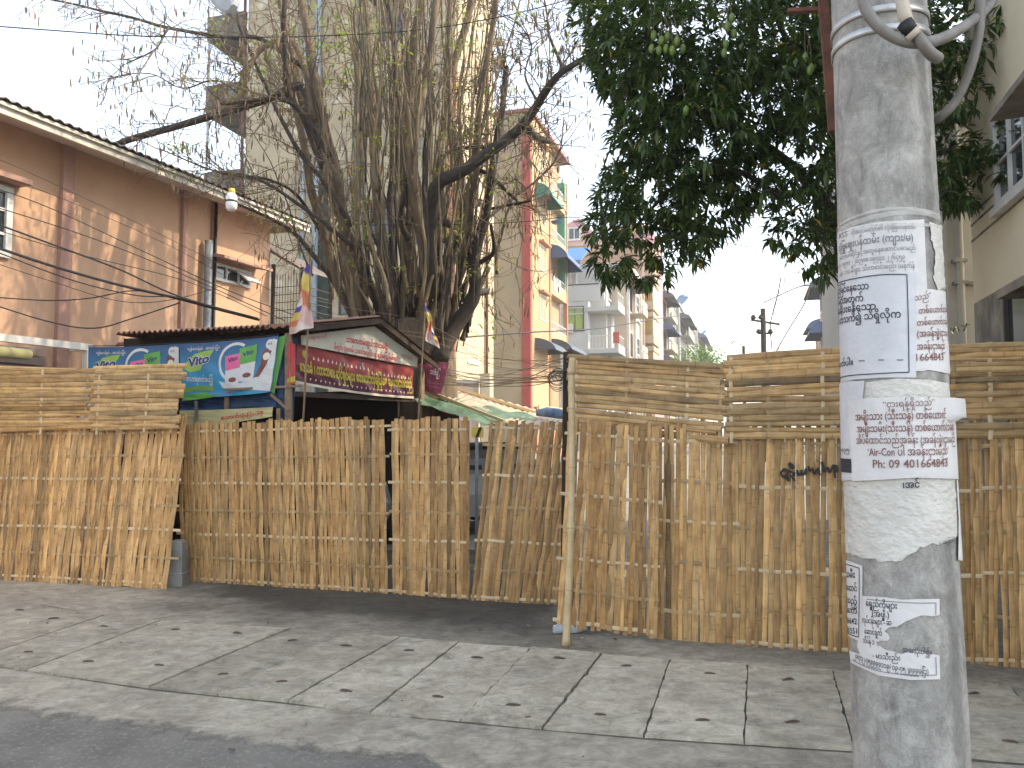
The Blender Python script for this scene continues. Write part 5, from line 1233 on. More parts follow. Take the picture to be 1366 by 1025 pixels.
# maroon sign sheet on the trunk
o, fn, n_ = cloth('maroon_sign', 'maroon sheet sign with faint white lettering hung on the tree trunk', 'sign', (557, 478, 11.1), (599, 484, 11.1), (588, 526, 11.1), (560, 520, 11.1), pm('maroon_vinyl', (.30, .035, .085), (.24, .03, .07), 4, .6), .01, .02, 20, 20, seed=14)
text_cloth(o, fn, n_, M['white_ink'], 'သတိပြု', .42, .58, .78, .56, .16, .006, .02)
for v in (.30, .18, .82): text_cloth(o, fn, n_, flatm('fade_pink%d' % (v * 100), (.52, .22, .26)), 'ဆိုင်ရှင်များအသိေပးပါ', .3, v, .92, v - .02, .07, .006)
# two flags on sticks
def flag(label, stick, top, Y, L, W_, seed, back):
    b = at(stick[0], stick[1], Y); tp = at(top[0], top[1], Y)
    root = thing('flag', label, 'flag', b, 0, 'five coloured flags on sticks')
    mb = MB(); mb.tube([b, b.lerp(tp, .5) + Vector((.01, 0, 0)), tp], [.013, .012, .010], 8); mb.build('stick', M['wood'], root, smooth=True)
    cols = [(.07, .06, .26), (.60, .46, .12), (.52, .17, .08), (.60, .40, .36), (.66, .58, .54)]
    M['flag'] = M.get('flag') or pm('flag_cloth', (1, 1, 1), rough=.8, bump=0, tone=True)
    mb = MB(); nu, nv = 20, 40
    def fn(u, v):
        fold = .5 + .5 * math.cos(u * 9 + v * 2 + seed)
        x = back * W_ * u * (.35 + .65 * v ** .8) + .02 * math.sin(v * 7 + u * 4 + seed); y = .05 * fold * (.3 + v) + .02 * noise.noise(Vector((u * 3, v * 5, seed)))
        return tp + Vector((x + .02 * v, -y, -L * v * (1 - .10 * u) - .16 * u))
    I = []
    for j in range(nv + 1):
        row = []
        for i in range(nu + 1):
            u, v = i / nu, j / nv; k = min(4, int((v * .9 + u * .25) * 4.4)); c_ = cols[k]
            if u > .72: c_ = cols[(int(v * 9)) % 5]
            row.append(mb.vt(fn(u, v), (u, v), c_))
        I.append(row)
    for j in range(nv):
        for i in range(nu): mb.fc([I[j][i], I[j][i + 1], I[j + 1][i + 1], I[j + 1][i]])
    mb.build('flag_cloth', M['flag'], root, smooth=True)
flag('larger striped flag drooping at the hut corner', (396, 700), (415, 345), 8.5, .78, -.22, 1, -1 * -1)
flag('smaller striped flag drooping before the tree trunk', (547, 690), (568, 404), 10.3, .52, .16, 4, -1 * -1 * -1 * -1)
# awning of tarps and sheets right of the hut
st = thing('tarp_canopy', 'patched stall canopy of green tarpaulin and tan sheets', 'canopy', at(640, 700, 11.6))
def sheetq(name, a, b, c, d, mat, th=.03, n=14, amp=.012):
    part(st, name, mat, lambda mb: roofsheet(mb, at(*a), at(*b), at(*c), at(*d), th, n, amp))
def tarpq(name, a, b, c, d, mat, sd):
    P = [at(*q) for q in (a, b, c, d)]
    part(st, name, mat, lambda mb: mb.grid(24, 16, lambda u, v: P[0].lerp(P[1], u).lerp(P[3].lerp(P[2], u), v) + UPZ * (.07 * noise.noise(Vector((u * 6, v * 5, sd))) - .03 * abs(math.sin(u * 14)))))
tarpq('green_tarp', (553, 533, 10.3), (668, 572, 10.3), (742, 561, 13.0), (575, 524, 12.4), M['green_tarp'], 1)
sheetq('tan_sheet', (588, 530, 11.6), (668, 556, 11.9), (748, 556, 15.5), (590, 512, 13.5), M['tan_sheet'])
sheetq('tan_sheet', (640, 562, 10.9), (742, 570, 10.9), (757, 556, 15.2), (700, 545, 14.5), M['tan_sheet'], n=10)
part(st, 'ridge_batten', M['bamboo_pole'], lambda mb: mb.beam(at(575, 524, 11.4), at(672, 562, 10.8), .05, .04)); part(st, 'ridge_batten', M['bamboo_pole'], lambda mb: mb.beam(at(592, 513, 13.0), at(730, 556, 14.2), .06, .05))
for px, Y in ((560, 10.4), (668, 10.4), (745, 13.0)): part(st, 'post', M['wood'], lambda mb: mb.beam(at(px, 740, Y), at(px, 566 if px > 600 else 536, Y), .05, .05, (1, 0, 0)))
part(st, 'red_cloth', M['pred'], lambda mb: mb.grid(10, 6, lambda u, v: at(lerp(590, 608, u), lerp(553, 544 + 6 * u, v), 10.8 + .05 * math.sin(u * 9))))
o = thing('tarp_roll', 'rolled blue and white tarpaulin lying on the canopy edge', 'tarpaulin', at(735, 555, 12.6))
mb = MB(); mb.tube([at(715, 551, 12.6), at(730, 550, 12.6), at(745, 552, 12.5), at(757, 555, 12.5)], [.05, .085, .085, .07], 10); mb.build('roll', pm('blue_white_tarp', (.30, .36, .46), (.08, .14, .30), 5, .6), o, smooth=True)
# low whitewashed wall and gate pier behind the canopy, foot of the big block
lw = thing('low_wall', 'low whitewashed wall behind the tarpaulin canopy', 'wall', at(630, 600, 22))
LWF = Face(Vector((at(590, 500, 21).x, 21, 0)), Vector((1, .12, 0)), Vector((.12, -1, 0)))
z0 = LWF.pix(620, 511)[1]
part(lw, 'coping', M['fascia'], lambda mb: LWF.box(mb, -.6, 1.05, z0, z0 + .08, -.3, .05))
part(lw, 'wall_face', pm('pink_whitewash', (.60, .50, .43), (.5, .38, .32), 1.5, .85, stain=(.3, .25, .2)), lambda mb: LWF.box(mb, -.6, 1.0, 0, z0 - .001, -.25, 0))
part(lw, 'tiled_pier', pm('cream_tile', (.58, .50, .36), (.5, .42, .3), 4, .5), lambda mb: LWF.box(mb, 1.06, 1.30, 0, z0 + .25, -.25, .06))
# ================================================================ TREES
def bark(name, c1, c2, c3):
    m, t, b = NG(name); co = coord(t, 'Object', (6, 6, 1.2))
    c = mixn(t, c1, c2, ramp(t, noi(t, co, 1.0, 8, .7, .5), .38, .64)); c = mixn(t, c, c3, ramp(t, noi(t, coord(t), 2.2, 6, .65), .58, .72, 0, .7))
    t.links.new(c, b.inputs['Base Color']); b.inputs['Roughness'].default_value = .9
    bumpn(t, b, noi(t, co, 5, 7, .7), .7, .02); return m
M['bark'] = bark('grey_brown_bark', (.20, .145, .09), (.075, .055, .038), (.25, .21, .15))
M['bark_d'] = bark('dark_bark', (.065, .05, .04), (.03, .024, .02), (.11, .09, .07))
M['twig'] = pm('twig_bark', (.20, .145, .095), (.11, .085, .05), 3, .9, .1)
M['shoot'] = pm('green_shoot', (.19, .15, .075), (.12, .09, .05), 3, .8, .1)
def leafmat(name, cols, trans=.35, rough=.45):
    m, t, b = NG(name); a = t.nodes.new('ShaderNodeAttribute'); a.attribute_name = 'tone'
    t.links.new(a.outputs[0], b.inputs['Base Color']); b.inputs['Roughness'].default_value = rough
    tr = t.nodes.new('ShaderNodeBsdfTranslucent'); mx = t.nodes.new('ShaderNodeMixShader'); mx.inputs[0].default_value = trans
    g_ = mixn(t, a.outputs[0], (1.25, 1.35, .55), 1.0, 'MULTIPLY'); t.links.new(g_, tr.inputs[0])
    t.links.new(b.outputs[0], mx.inputs[1]); t.links.new(tr.outputs[0], mx.inputs[2]); t.links.new(mx.outputs[0], t.nodes['Material Output'].inputs[0]); return m
M['leaf_m'] = leafmat('mango_leaf', None, .30, .38)
M['leaf_y'] = leafmat('young_leaf', None, .5, .5)
M['pod'] = leafmat('seed_pod_skin', None, .15, .7)
def smooth_path(P, sub=4, wob=0.0, sd=0.0):
    Q = []
    for i in range(len(P) - 1):
        p0, p1, p2, p3 = P[max(0, i - 1)], P[i], P[i + 1], P[min(len(P) - 1, i + 2)]
        for k in range(sub):
            t_ = k / sub
            q = .5 * ((2 * p1) + (p2 - p0) * t_ + (2 * p0 - 5 * p1 + 4 * p2 - p3) * t_ * t_ + (3 * p1 - p0 - 3 * p2 + p3) * t_ ** 3)
            if wob: q = q + Vector((noise.noise(q * 1.7 + Vector((sd, 0, 0))), noise.noise(q * 1.7 + Vector((0, sd, 5))), 0)) * wob
            Q.append(q)
    Q.append(P[-1].copy()); return Q
def leaf(mb, p, d, L, w, col, droop=.3, up=None):
    d = d.normalized(); s_ = d.cross(UPZ)
    if s_.length < .05: s_ = Vector((1, 0, 0))
    s_.normalize(); n_ = s_.cross(d)
    m_ = p + d * L * .5 - UPZ * droop * L * .15; e = p + d * L - UPZ * droop * L * .5
    a = mb.vt(p, (0, 0), col); b = mb.vt(m_ + s_ * w / 2 + n_ * w * .18, (0, 0), col); c = mb.vt(e, (0, 0), col); dd = mb.vt(m_ - s_ * w / 2 + n_ * w * .18, (0, 0), col)
    mm = mb.vt(m_, (0, 0), tuple(x * 1.1 for x in col))
    mb.fc([a, b, mm]); mb.fc([b, c, mm]); mb.fc([c, dd, mm]); mb.fc([dd, a, mm])
def pod(mb, p, L, w, col):
    sw = Vector((U(-.15, .15), U(-.15, .15), -1)).normalized()
    s_ = sw.cross(Vector((U(-1, 1), U(-1, 1), .2))).normalized(); n_ = sw.cross(s_)
    ks = [(0, .08), (.2, .7), (.55, 1), (.85, .6), (1, .05)]; rings = []
    for f, r in ks:
        c = p + sw * L * f; rings.append([mb.vt(c + (s_ * math.cos(a) + n_ * .45 * math.sin(a)) * w / 2 * r, (0, 0), col) for a in (0, 2.09, 4.19)])
    for A, B in zip(rings, rings[1:]):
        for q in range(3): mb.fc([A[q], A[(q + 1) % 3], B[(q + 1) % 3], B[q]])

# ---- the big pollarded tree, nearly bare
TB = at(562, 700, 12.3); TB.z = 0
tree = thing('bare_tree', 'big many stemmed pollarded tree, nearly bare and hung with seed pods', 'tree', TB)
tr = MB(); K = 12.0 / F0
tr.tube(smooth_path([Vector((TB.x, TB.y, -.1)), Vector((TB.x, TB.y, .8)), at(560, 520, 12.3), at(556, 470, 12.3), at(552, 430, 12.3)]), [.66] * 4 + [.62] * 4 + [.60] * 4 + [.60] * 4 + [.5], 18)
limbs = [  # photo pixels, depth, radius in px at both ends
    ([(585, 480), (608, 435), (632, 392), (633, 345), (648, 290), (656, 235), (668, 150), (676, 90)], 11.8, 13, 3.5, 'bark_d'),
    ([(632, 388), (642, 390), (650, 389)], 11.8, 6, 5, 'bark_d'),
    ([(575, 400), (572, 320), (583, 250), (622, 226), (672, 188), (708, 155), (733, 118), (752, 95), (790, 72), (806, 66)], 11.6, 11, 2.5, 'bark_d'),
    ([(703, 172), (716, 182), (732, 189)], 11.6, 6, 4, 'bark_d'), ([(622, 226), (650, 232), (690, 268)], 11.7, 4, 2, 'bark_d'), ([(655, 196), (612, 198), (588, 208)], 11.7, 3, 1.5, 'bark_d'),
    ([(545, 475), (505, 400), (470, 330), (430, 215), (400, 120), (380, 30), (362, -60)], 12.2, 10, 4.5, 'bark'),
    ([(552, 470), (545, 330), (540, 210), (548, 100), (566, -30), (575, -120)], 12.5, 8, 4.5, 'bark'),
    ([(535, 475), (512, 360), (500, 230), (492, 100), (486, -60)], 12.0, 7, 4, 'bark'), ([(570, 470), (583, 340), (588, 200), (597, 90), (602, -60)], 12.6, 8, 4, 'bark'),
    ([(565, 470), (566, 360), (552, 240), (556, 170), (575, 60), (590, -60)], 11.9, 9, 4, 'bark'), ([(578, 470), (600, 360), (615, 240), (598, 130), (626, 20), (640, -60)], 12.1, 9, 5, 'bark'),
    ([(530, 475), (480, 400), (462, 330), (447, 230), (425, 130), (404, 20), (398, -60)], 12.6, 9, 5, 'bark'), ([(520, 480), (475, 430), (440, 340), (418, 260), (395, 150), (376, 60)], 12.8, 8, 4, 'bark'),
    ([(545, 460), (525, 330), (522, 220), (530, 120), (520, 10), (515, -80)], 12.9, 7, 4, 'bark_d'), ([(590, 460), (620, 340), (634, 240), (642, 130), (660, 20), (668, -60)], 12.4, 6, 3, 'bark'),
    ([(505, 460), (455, 390), (425, 350), (390, 310), (345, 285), (300, 265)], 12.4, 6, 1.5, 'bark_d'),
    ([(468, 300), (425, 236), (380, 172), (330, 60), (318, 20)], 12.0, 4, 2, 'bark_d'),
    ([(430, 225), (402, 155), (382, 120), (380, 40), (378, -20)], 11.7, 4, 3, 'bark_d'),
    ([(425, 195), (404, 118), (368, 128), (318, 145), (250, 164), (198, 180), (156, 193)], 12.0, 7, 4.5, 'bark_d'),
    ([(440, 210), (400, 150), (378, 133), (330, 135), (290, 140)], 11.8, 4, 2, 'bark_d'),
    ([(420, 160), (395, 60), (350, 62), (330, 92), (318, 118)], 11.9, 5, 3, 'bark'), ([(405, 90), (350, 52), (300, 50), (225, 37), (150, 18), (90, 4), (30, -6)], 12.1, 4, 1.0, 'bark_d'),
    ([(225, 37), (218, 48), (205, 66), (170, 84)], 12.1, 2, .8, 'bark_d'), ([(340, 140), (290, 108), (245, 118), (200, 98), (146, 105)], 12.1, 1.6, .6, 'bark_d'),
    ([(440, 330), (400, 265), (360, 240), (300, 232), (215, 200)], 12.5, 3, .8, 'bark_d'), ([(470, 330), (410, 280), (350, 242), (318, 232)], 11.9, 3.2, 1.5, 'bark_d'),
    ([(640, 300), (690, 260), (740, 215), (752, 160)], 11.9, 2.4, .8, 'bark_d'), ([(650, 280), (690, 272), (707, 268)], 11.8, 2.2, 1.5, 'bark_d'), ([(750, 97), (738, 60), (728, 20), (722, -30)], 11.6, 3, 1, 'bark_d'), ([(720, 140), (700, 100), (708, 60), (690, 30)], 11.6, 2, .6, 'bark_d'),
    ([(640, 350), (660, 335), (655, 300)], 11.7, 4, 2, 'bark_d'), ([(600, 300), (575, 280), (560, 255)], 11.6, 5, 4, 'bark_d'), ([(548, 320), (535, 295), (540, 255)], 11.5, 5, 3, 'bark_d')]
rt = random.Random(3)
byM = {}
starts = []
for i, (px, Y, r0, r1, mt) in enumerate(limbs):
    sp = 1.1 * math.sin(i * 2.4)
    P = smooth_path([at(x, y, Y + .15 * math.sin(i * 2.1 + k) + sp * min(1, k / 2.5)) for k, (x, y) in enumerate(px)], 5, .05, i * 1.3); n_ = len(P)
    tb = byM.setdefault(mt, MB()); ks = Y / F0
    rad = [lerp(r0, r1, (k / (n_ - 1)) ** .8) * ks * (1 + .14 * noise.noise(Vector((k * .6, i, 0)))) for k in range(n_)]
    tb.tube(P, rad, 9 if r0 > 3 else 6); starts.append((P, rad))
tr.build('trunk', M['bark'], tree, smooth=True)
for k, v in byM.items(): v.build('limb', M[k], tree, smooth=True)
# upright shoots
sh = MB(); sh2 = MB(); tips = []
for k in range(150):
    x0 = rt.gauss(545, 62); y0 = rt.uniform(150, 440); dx = (x0 - 545) * rt.uniform(.15, .5) + rt.gauss(0, 16); y1 = y0 - rt.uniform(150, 430); Y = rt.uniform(10.3, 14.2)
    if x0 < 405 or x0 > 690: continue
    if k % 4: y1 = max(y1, -30)
    P = smooth_path([at(x0 + dx * (f ** 1.3) + rt.gauss(0, 3), lerp(y0, y1, f), Y + rt.uniform(-.1, .1)) for f in (0, .25, .5, .75, 1)], 4, .05, k * .7)
    r = rt.choice([.8, 1.0, 1.3, 1.6, 2.2, 3.0]) * K; n_ = len(P)
    (sh if rt.random() < .7 else sh2).tube(P, [lerp(r, r * .35, q / (n_ - 1)) for q in range(n_)], 5); tips.append((P, r))
for k in range(120):      # short shoots packed low around the pollard heads
    x0 = rt.gauss(548, 50); y0 = rt.uniform(380, 478)
    if not 462 < x0 < 640: continue
    dx = (x0 - 548) * rt.uniform(.2, .6) + rt.gauss(0, 8); y1 = y0 - rt.uniform(60, 190); Y = rt.uniform(11.3, 13.3)
    P = smooth_path([at(x0 + dx * f ** 1.2 + rt.gauss(0, 2.5), lerp(y0, y1, f), Y) for f in (0, .3, .65, 1)], 4, .04, k * .9)
    r = rt.choice([1.0, 1.6, 2.4, 3.5, 4.5]) * K; n_ = len(P)
    (sh if rt.random() < .4 else sh2).tube(P, [lerp(r, r * .4, q / (n_ - 1)) for q in range(n_)], 5)
    if rt.random() < .2: tips.append((P, r))
# fine twigs, arching, with pods and tufts of young leaf
tw = MB(); pods = MB(); lv = MB()
PODC = [(.20, .12, .075), (.24, .15, .10), (.16, .09, .06), (.12, .13, .05), (.28, .19, .13)]
YL = [(.20, .26, .04), (.27, .30, .05), (.13, .20, .035), (.33, .34, .07)]
def tuft(p, n_, s_):
    for q in range(n_):
        d = Vector((rt.gauss(0, 1), rt.gauss(0, 1), rt.gauss(.1, .7))); c_ = rt.choice(YL); f = rt.uniform(.75, 1.2)
        leaf(lv, p + d * s_ * .3, d, rt.uniform(.6, 1.2) * s_, s_ * .42, tuple(x * f for x in c_), .5)
def twig(p, d, L, r, lev=0):
    P = [p]; dd = d.normalized(); seg = 7; c_ = Vector((rt.gauss(0, .3), rt.gauss(0, .3), rt.gauss(.12, .35)))
    for s_ in range(seg):
        dd = (dd + c_ * .22 + Vector((rt.gauss(0, .16), rt.gauss(0, .16), rt.gauss(0, .16)))).normalized(); P.append(P[-1] + dd * L / seg)
    tw.tube(P, [lerp(r, r * .45, q / seg) for q in range(seg + 1)], 4, cap=False)
    if lev < 2 and rt.random() < .85:
        for q in range(rt.choice([1, 2, 2, 3])):
            k = rt.randint(2, seg - 1); twig(P[k], dd + Vector((rt.gauss(0, .8), rt.gauss(0, .6), rt.gauss(0, .7))), L * rt.uniform(.35, .7), r * .7, lev + 1)
    if rt.random() < .33: pod(pods, P[-1], rt.uniform(.10, .17), rt.uniform(.026, .04), rt.choice(PODC))
    if rt.random() < .16: pod(pods, P[rt.randint(3, seg)], rt.uniform(.10, .17), rt.uniform(.026, .04), rt.choice(PODC))
    if rt.random() < .10: tuft(P[-1], rt.randint(3, 6), .075)
for (P, rad), (px, Y, r0, r1, mt) in zip(starts, limbs):
    side = px[-1][0] < 400 or px[-1][0] > 665
    n_ = int(len(P) * (1.1 if side else .3))
    for q in range(n_):
        k = rt.randint(max(2, len(P) // 3), len(P) - 1); p = P[k]
        d = (P[min(k + 1, len(P) - 1)] - P[k - 1]).normalized() + Vector((rt.gauss(0, .9), rt.gauss(0, .6), rt.gauss(.1, .8)))
        twig(p, d, rt.uniform(.4, 1.25), rt.uniform(.5, .9) * K)
for P, r in tips:
    for q in range(rt.choice([1, 1, 2, 3])):
        k = rt.randint(5, len(P) - 1); x = proj(P[k])[0]
        twig(P[k], Vector((rt.gauss((x - 545) / 160, .7), rt.gauss(0, .5), rt.gauss(.45, .6))), rt.uniform(.3, .95), rt.uniform(.45, .8) * K)
    if rt.random() < .4: tuft(P[rt.randint(3, len(P) - 1)] + Vector((rt.gauss(0, .1), -.1, 0)), rt.randint(4, 9), .085)
    if rt.random() < .5: pod(pods, P[rt.randint(2, len(P) - 1)] + Vector((rt.gauss(0, .15), -.15, 0)), .16, .035, rt.choice(PODC))
for cx, cy, n_ in ((460, 40, 26), (455, 85, 16), (512, 105, 16), (400, 410, 4), (625, 345, 12), (640, 440, 8), (380, 300, 8), (600, 290, 10), (470, 300, 10), (275, 80, 4), (240, 190, 5), (250, 215, 5), (330, 270, 6), (430, 70, 12), (610, 60, 9), (585, 240, 8), (520, 380, 8), (575, 390, 8), (335, 115, 5)):
    for q in range(int(n_ * .6)): tuft(at(cx + rt.gauss(0, 14), cy + rt.gauss(0, 14), 11.6 + rt.gauss(0, .3)), rt.randint(4, 8), .085)
for cx, cy, n_ in ((690, 400, 12), (385, 340, 5), (740, 200, 8), (690, 320, 8), (720, 260, 8), (380, 20, 9), (690, 30, 9), (170, 175, 10), (120, 15, 8), (330, 205, 10), (745, 40, 7)):
    for q in range(n_):
        p = at(cx + rt.gauss(0, 22), cy + rt.gauss(0, 25), 11.7 + rt.gauss(0, .3)); pod(pods, p, rt.uniform(.12, .20), rt.uniform(.03, .045), rt.choice(PODC))
        tw.tube([p, p + Vector((rt.gauss(0, .08), 0, .10)), p + Vector((rt.gauss(0, .16), rt.gauss(0, .1), .3))], .0045, 3, cap=False)
sh.build('upright_shoots', M['shoot'], tree, smooth=True)['kind'] = 'stuff'; sh2.build('dark_shoots', M['bark_d'], tree, smooth=True)['kind'] = 'stuff'
tw.build('twigs', M['twig'], tree)['kind'] = 'stuff'; pods.build('seed_pods', M['pod'], tree)['kind'] = 'stuff'; lv.build('young_foliage', M['leaf_y'], tree)['kind'] = 'stuff'

# ---- the mango tree on the right, dense and dark
MT = at(1150, 700, 9.4); MT.z = 0
mango = thing('mango_tree', 'dense dark leaved mango tree with green fruit behind the concrete pole', 'tree', MT)
ml = MB(); rm = random.Random(8)
ML = [([(1150, 640), (1146, 520), (1138, 420), (1125, 340), (1108, 285), (1085, 250), (1050, 215), (1000, 185), (950, 160), (900, 130)], 9.3, 15, 3), ([(1120, 320), (1120, 240), (1100, 160), (1060, 80), (1020, -20)], 9.6, 9, 3),
      ([(1130, 350), (1180, 260), (1240, 210), (1300, 200), (1350, 190)], 9.0, 7, 2), ([(1085, 250), (1040, 260), (980, 230), (900, 250), (850, 300), (820, 340)], 8.8, 5, 1.2), ([(1000, 185), (940, 90), (870, 30), (830, -40)], 9.2, 5, 2),
      ([(1150, 300), (1200, 120), (1260, 40), (1320, -20)], 9.3, 6, 2), ([(900, 130), (850, 170), (820, 250)], 8.9, 2.5, 1), ([(950, 250), (930, 310), (890, 340)], 8.8, 2, .8)]
for i, (px, Y, r0, r1) in enumerate(ML):
    P = smooth_path([at(x, y, Y) for x, y in px], 5, .06, i + 30); n_ = len(P)
    ml.tube(P, [lerp(r0, r1, k / (n_ - 1)) * Y / F0 * (1 + .12 * noise.noise(Vector((k * .7, i, 3)))) for k in range(n_)], 9)
ml.tube([Vector((MT.x, MT.y, -.1)), at(1150, 690, 9.35), at(1150, 640, 9.3)], [.26, .2, .15], 12)
ml.build('trunk', M['bark_d'], mango, smooth=True)
cr = MB()
MC = [(.040, .072, .018), (.052, .090, .022), (.028, .052, .015), (.075, .105, .025), (.045, .078, .024)]
def whorl(p, out, n_, s_):
    out = out.normalized()
    for q in range(n_):
        a = rm.uniform(0, 6.283); e = rm.uniform(.1, 1.0)
        d = Vector((math.cos(a), math.sin(a), 0)) * e + out * .55 + Vector((0, 0, rm.uniform(-.65, .45)))
        c_ = rm.choice(MC); f = rm.uniform(.8, 1.65)
        if rm.random() < .015: c_ = (.25, .20, .03)
        leaf(cr, p + d * .02, d, rm.uniform(.11, .21) * s_, rm.uniform(.038, .058) * s_, tuple(x * f for x in c_), rm.uniform(.2, .8))
# crown masses: (cx, cy, rx, ry, whorls); gaps are left where the photo shows sky
CM = [(960, 60, 165, 75, 330), (900, 110, 95, 70, 170), (850, 60, 70, 80, 120), (800, 15, 36, 45, 45), (860, 180, 55, 55, 90), (930, 190, 90, 60, 150), (1010, 130, 95, 80, 190), (1060, 60, 70, 90, 130), (1075, 190, 45, 70, 70),
      (870, 250, 70, 50, 120), (940, 270, 60, 55, 100), (990, 230, 45, 50, 60), (925, 312, 30, 28, 26), (1090, 330, 35, 40, 40), (1060, 295, 40, 38, 32), (1100, 262, 30, 50, 30), (820, 265, 28, 28, 24), (845, 300, 50, 26, 36), (812, 340, 26, 35, 26), (860, 362, 36, 18, 18), (905, 335, 38, 22, 20), (800, 300, 20, 18, 12),
      (1035, 240, 35, 30, 26), (960, -40, 220, 60, 200), (1040, -110, 260, 70, 150),
      (1290, 30, 80, 60, 110), (1340, -10, 60, 60, 60), (1250, 110, 40, 60, 50), (1300, 115, 45, 40, 34), (1265, 200, 40, 42, 44), (1290, 240, 38, 34, 40), (1320, 205, 36, 28, 28), (1345, 190, 26, 30, 22), (1262, 262, 22, 20, 14), (1180, 60, 80, 120, 120), (1180, 260, 60, 90, 70), (1350, 70, 40, 30, 14)]
for cx, cy, rx, ry, n_ in CM:
    for q in range(int(n_ * 1.45)):
        r = math.sqrt(rm.random()) * (1.0 + .25 * noise.noise(Vector((cx * .01, cy * .01, q * .9)))); a = rm.uniform(0, 6.283)
        Y = 9.0 + rm.gauss(0, .55) + (0 if cx < 1120 else -.6)
        p = at(cx + rx * r * math.cos(a), cy + ry * r * math.sin(a), max(7.4, Y))
        whorl(p, Vector((math.cos(a) * .6, rm.uniform(-1, .4), -.2 - .3 * math.sin(a))), rm.randint(7, 11), .92)
for px, py in ((1290, 470), (1274, 470), (1283, 466), (1297, 468)):      # the low sprig by the grey wall
    whorl(at(px - 8, py - 32, 8.9), Vector((0, -1, 0)), 4, .6)
tag(cr.build('crown', M['leaf_m'], mango), kind='stuff')
M['mango'] = pm('green_mango_skin', (.15, .22, .035), (.10, .17, .03), 8, .35, .02)
for px, py, n_ in ((872, 48, 1), (882, 55, 1), (890, 50, 1), (879, 68, 1), (888, 66, 1), (902, 57, 1), (911, 66, 1), (869, 66, 1), (903, 56, 1), (897, 68, 1), (976, 25, 1), (979, 46, 1), (970, 37, 1), (968, 60, 1), (966, 72, 1), (1074, 78, 1), (1080, 95, 1), (1082, 92, 1), (915, 148, 1)):
    p = at(px, py, 7.75 + U(-.1, .1)); fm = MB(); L = .042
    fm.tube([p + UPZ * q for q in (.055, .045, .02, -.01, -.035, -.05)], [.006, .022, .031, .030, .020, .004], 10)
    o = fm.build('mango_fruit', M['mango'], mango, smooth=True)
    fm = MB(); fm.tube([p + UPZ * .052, p + Vector((U(-.02, .02), .02, .2)), p + Vector((U(-.05, .05), .1, U(.3, .45)))], .0035, 4); fm.build('stalk', M['shoot'], o)
# aerial roots and strings hanging out of the crown
for k, (x0, y0, x1, y1) in enumerate(((1062, -20, 1058, 180), (1067, 0, 1060, 330), (1052, 330, 1036, 470), (1058, 320, 1022, 460), (1030, 330, 1028, 440), (1046, 340, 1042, 400))):
    sm = MB(); n_ = 12; sm.tube([at(lerp(x0, x1, f / n_) + 3 * math.sin(f * 1.1 + k), lerp(y0, y1, f / n_), 8.6 + .02 * f) for f in range(n_ + 1)], .0055 if k < 2 else .003, 4)
    tag(sm.build('hanging_vine', M['twig'], mango), None)

# ---- small round tree far down the street
b = at(938, 575, 70); b.z = 0
sm_ = thing('round_tree', 'small round light green tree at the far end of the street', 'tree', b)
mb = MB(); mb.tube([b, b + UPZ * 3, b + UPZ * 7], [.25, .2, .1], 8); mb.build('trunk', M['bark'], sm_, smooth=True)
mb = MB(); rf = random.Random(2)
for k in range(2600):
    v = Vector((rf.gauss(0, 1), rf.gauss(0, 1), rf.gauss(0, 1))).normalized() * rf.random() ** .33
    p = b + UPZ * 7.2 + Vector((v.x * 3.0, v.y * 2.6, v.z * 2.2 - .2 * v.x)) + Vector((noise.noise(v * 3), 0, noise.noise(v * 3 + Vector((4, 0, 0))))) * .7
    f = rf.uniform(.7, 1.3); leaf(mb, p, Vector((rf.gauss(0, 1), rf.gauss(0, 1), rf.gauss(0, .6))), .34, .18, (.10 * f, .19 * f, .03 * f), .5)
tag(mb.build('crown', M['leaf_y'], sm_), kind='stuff')
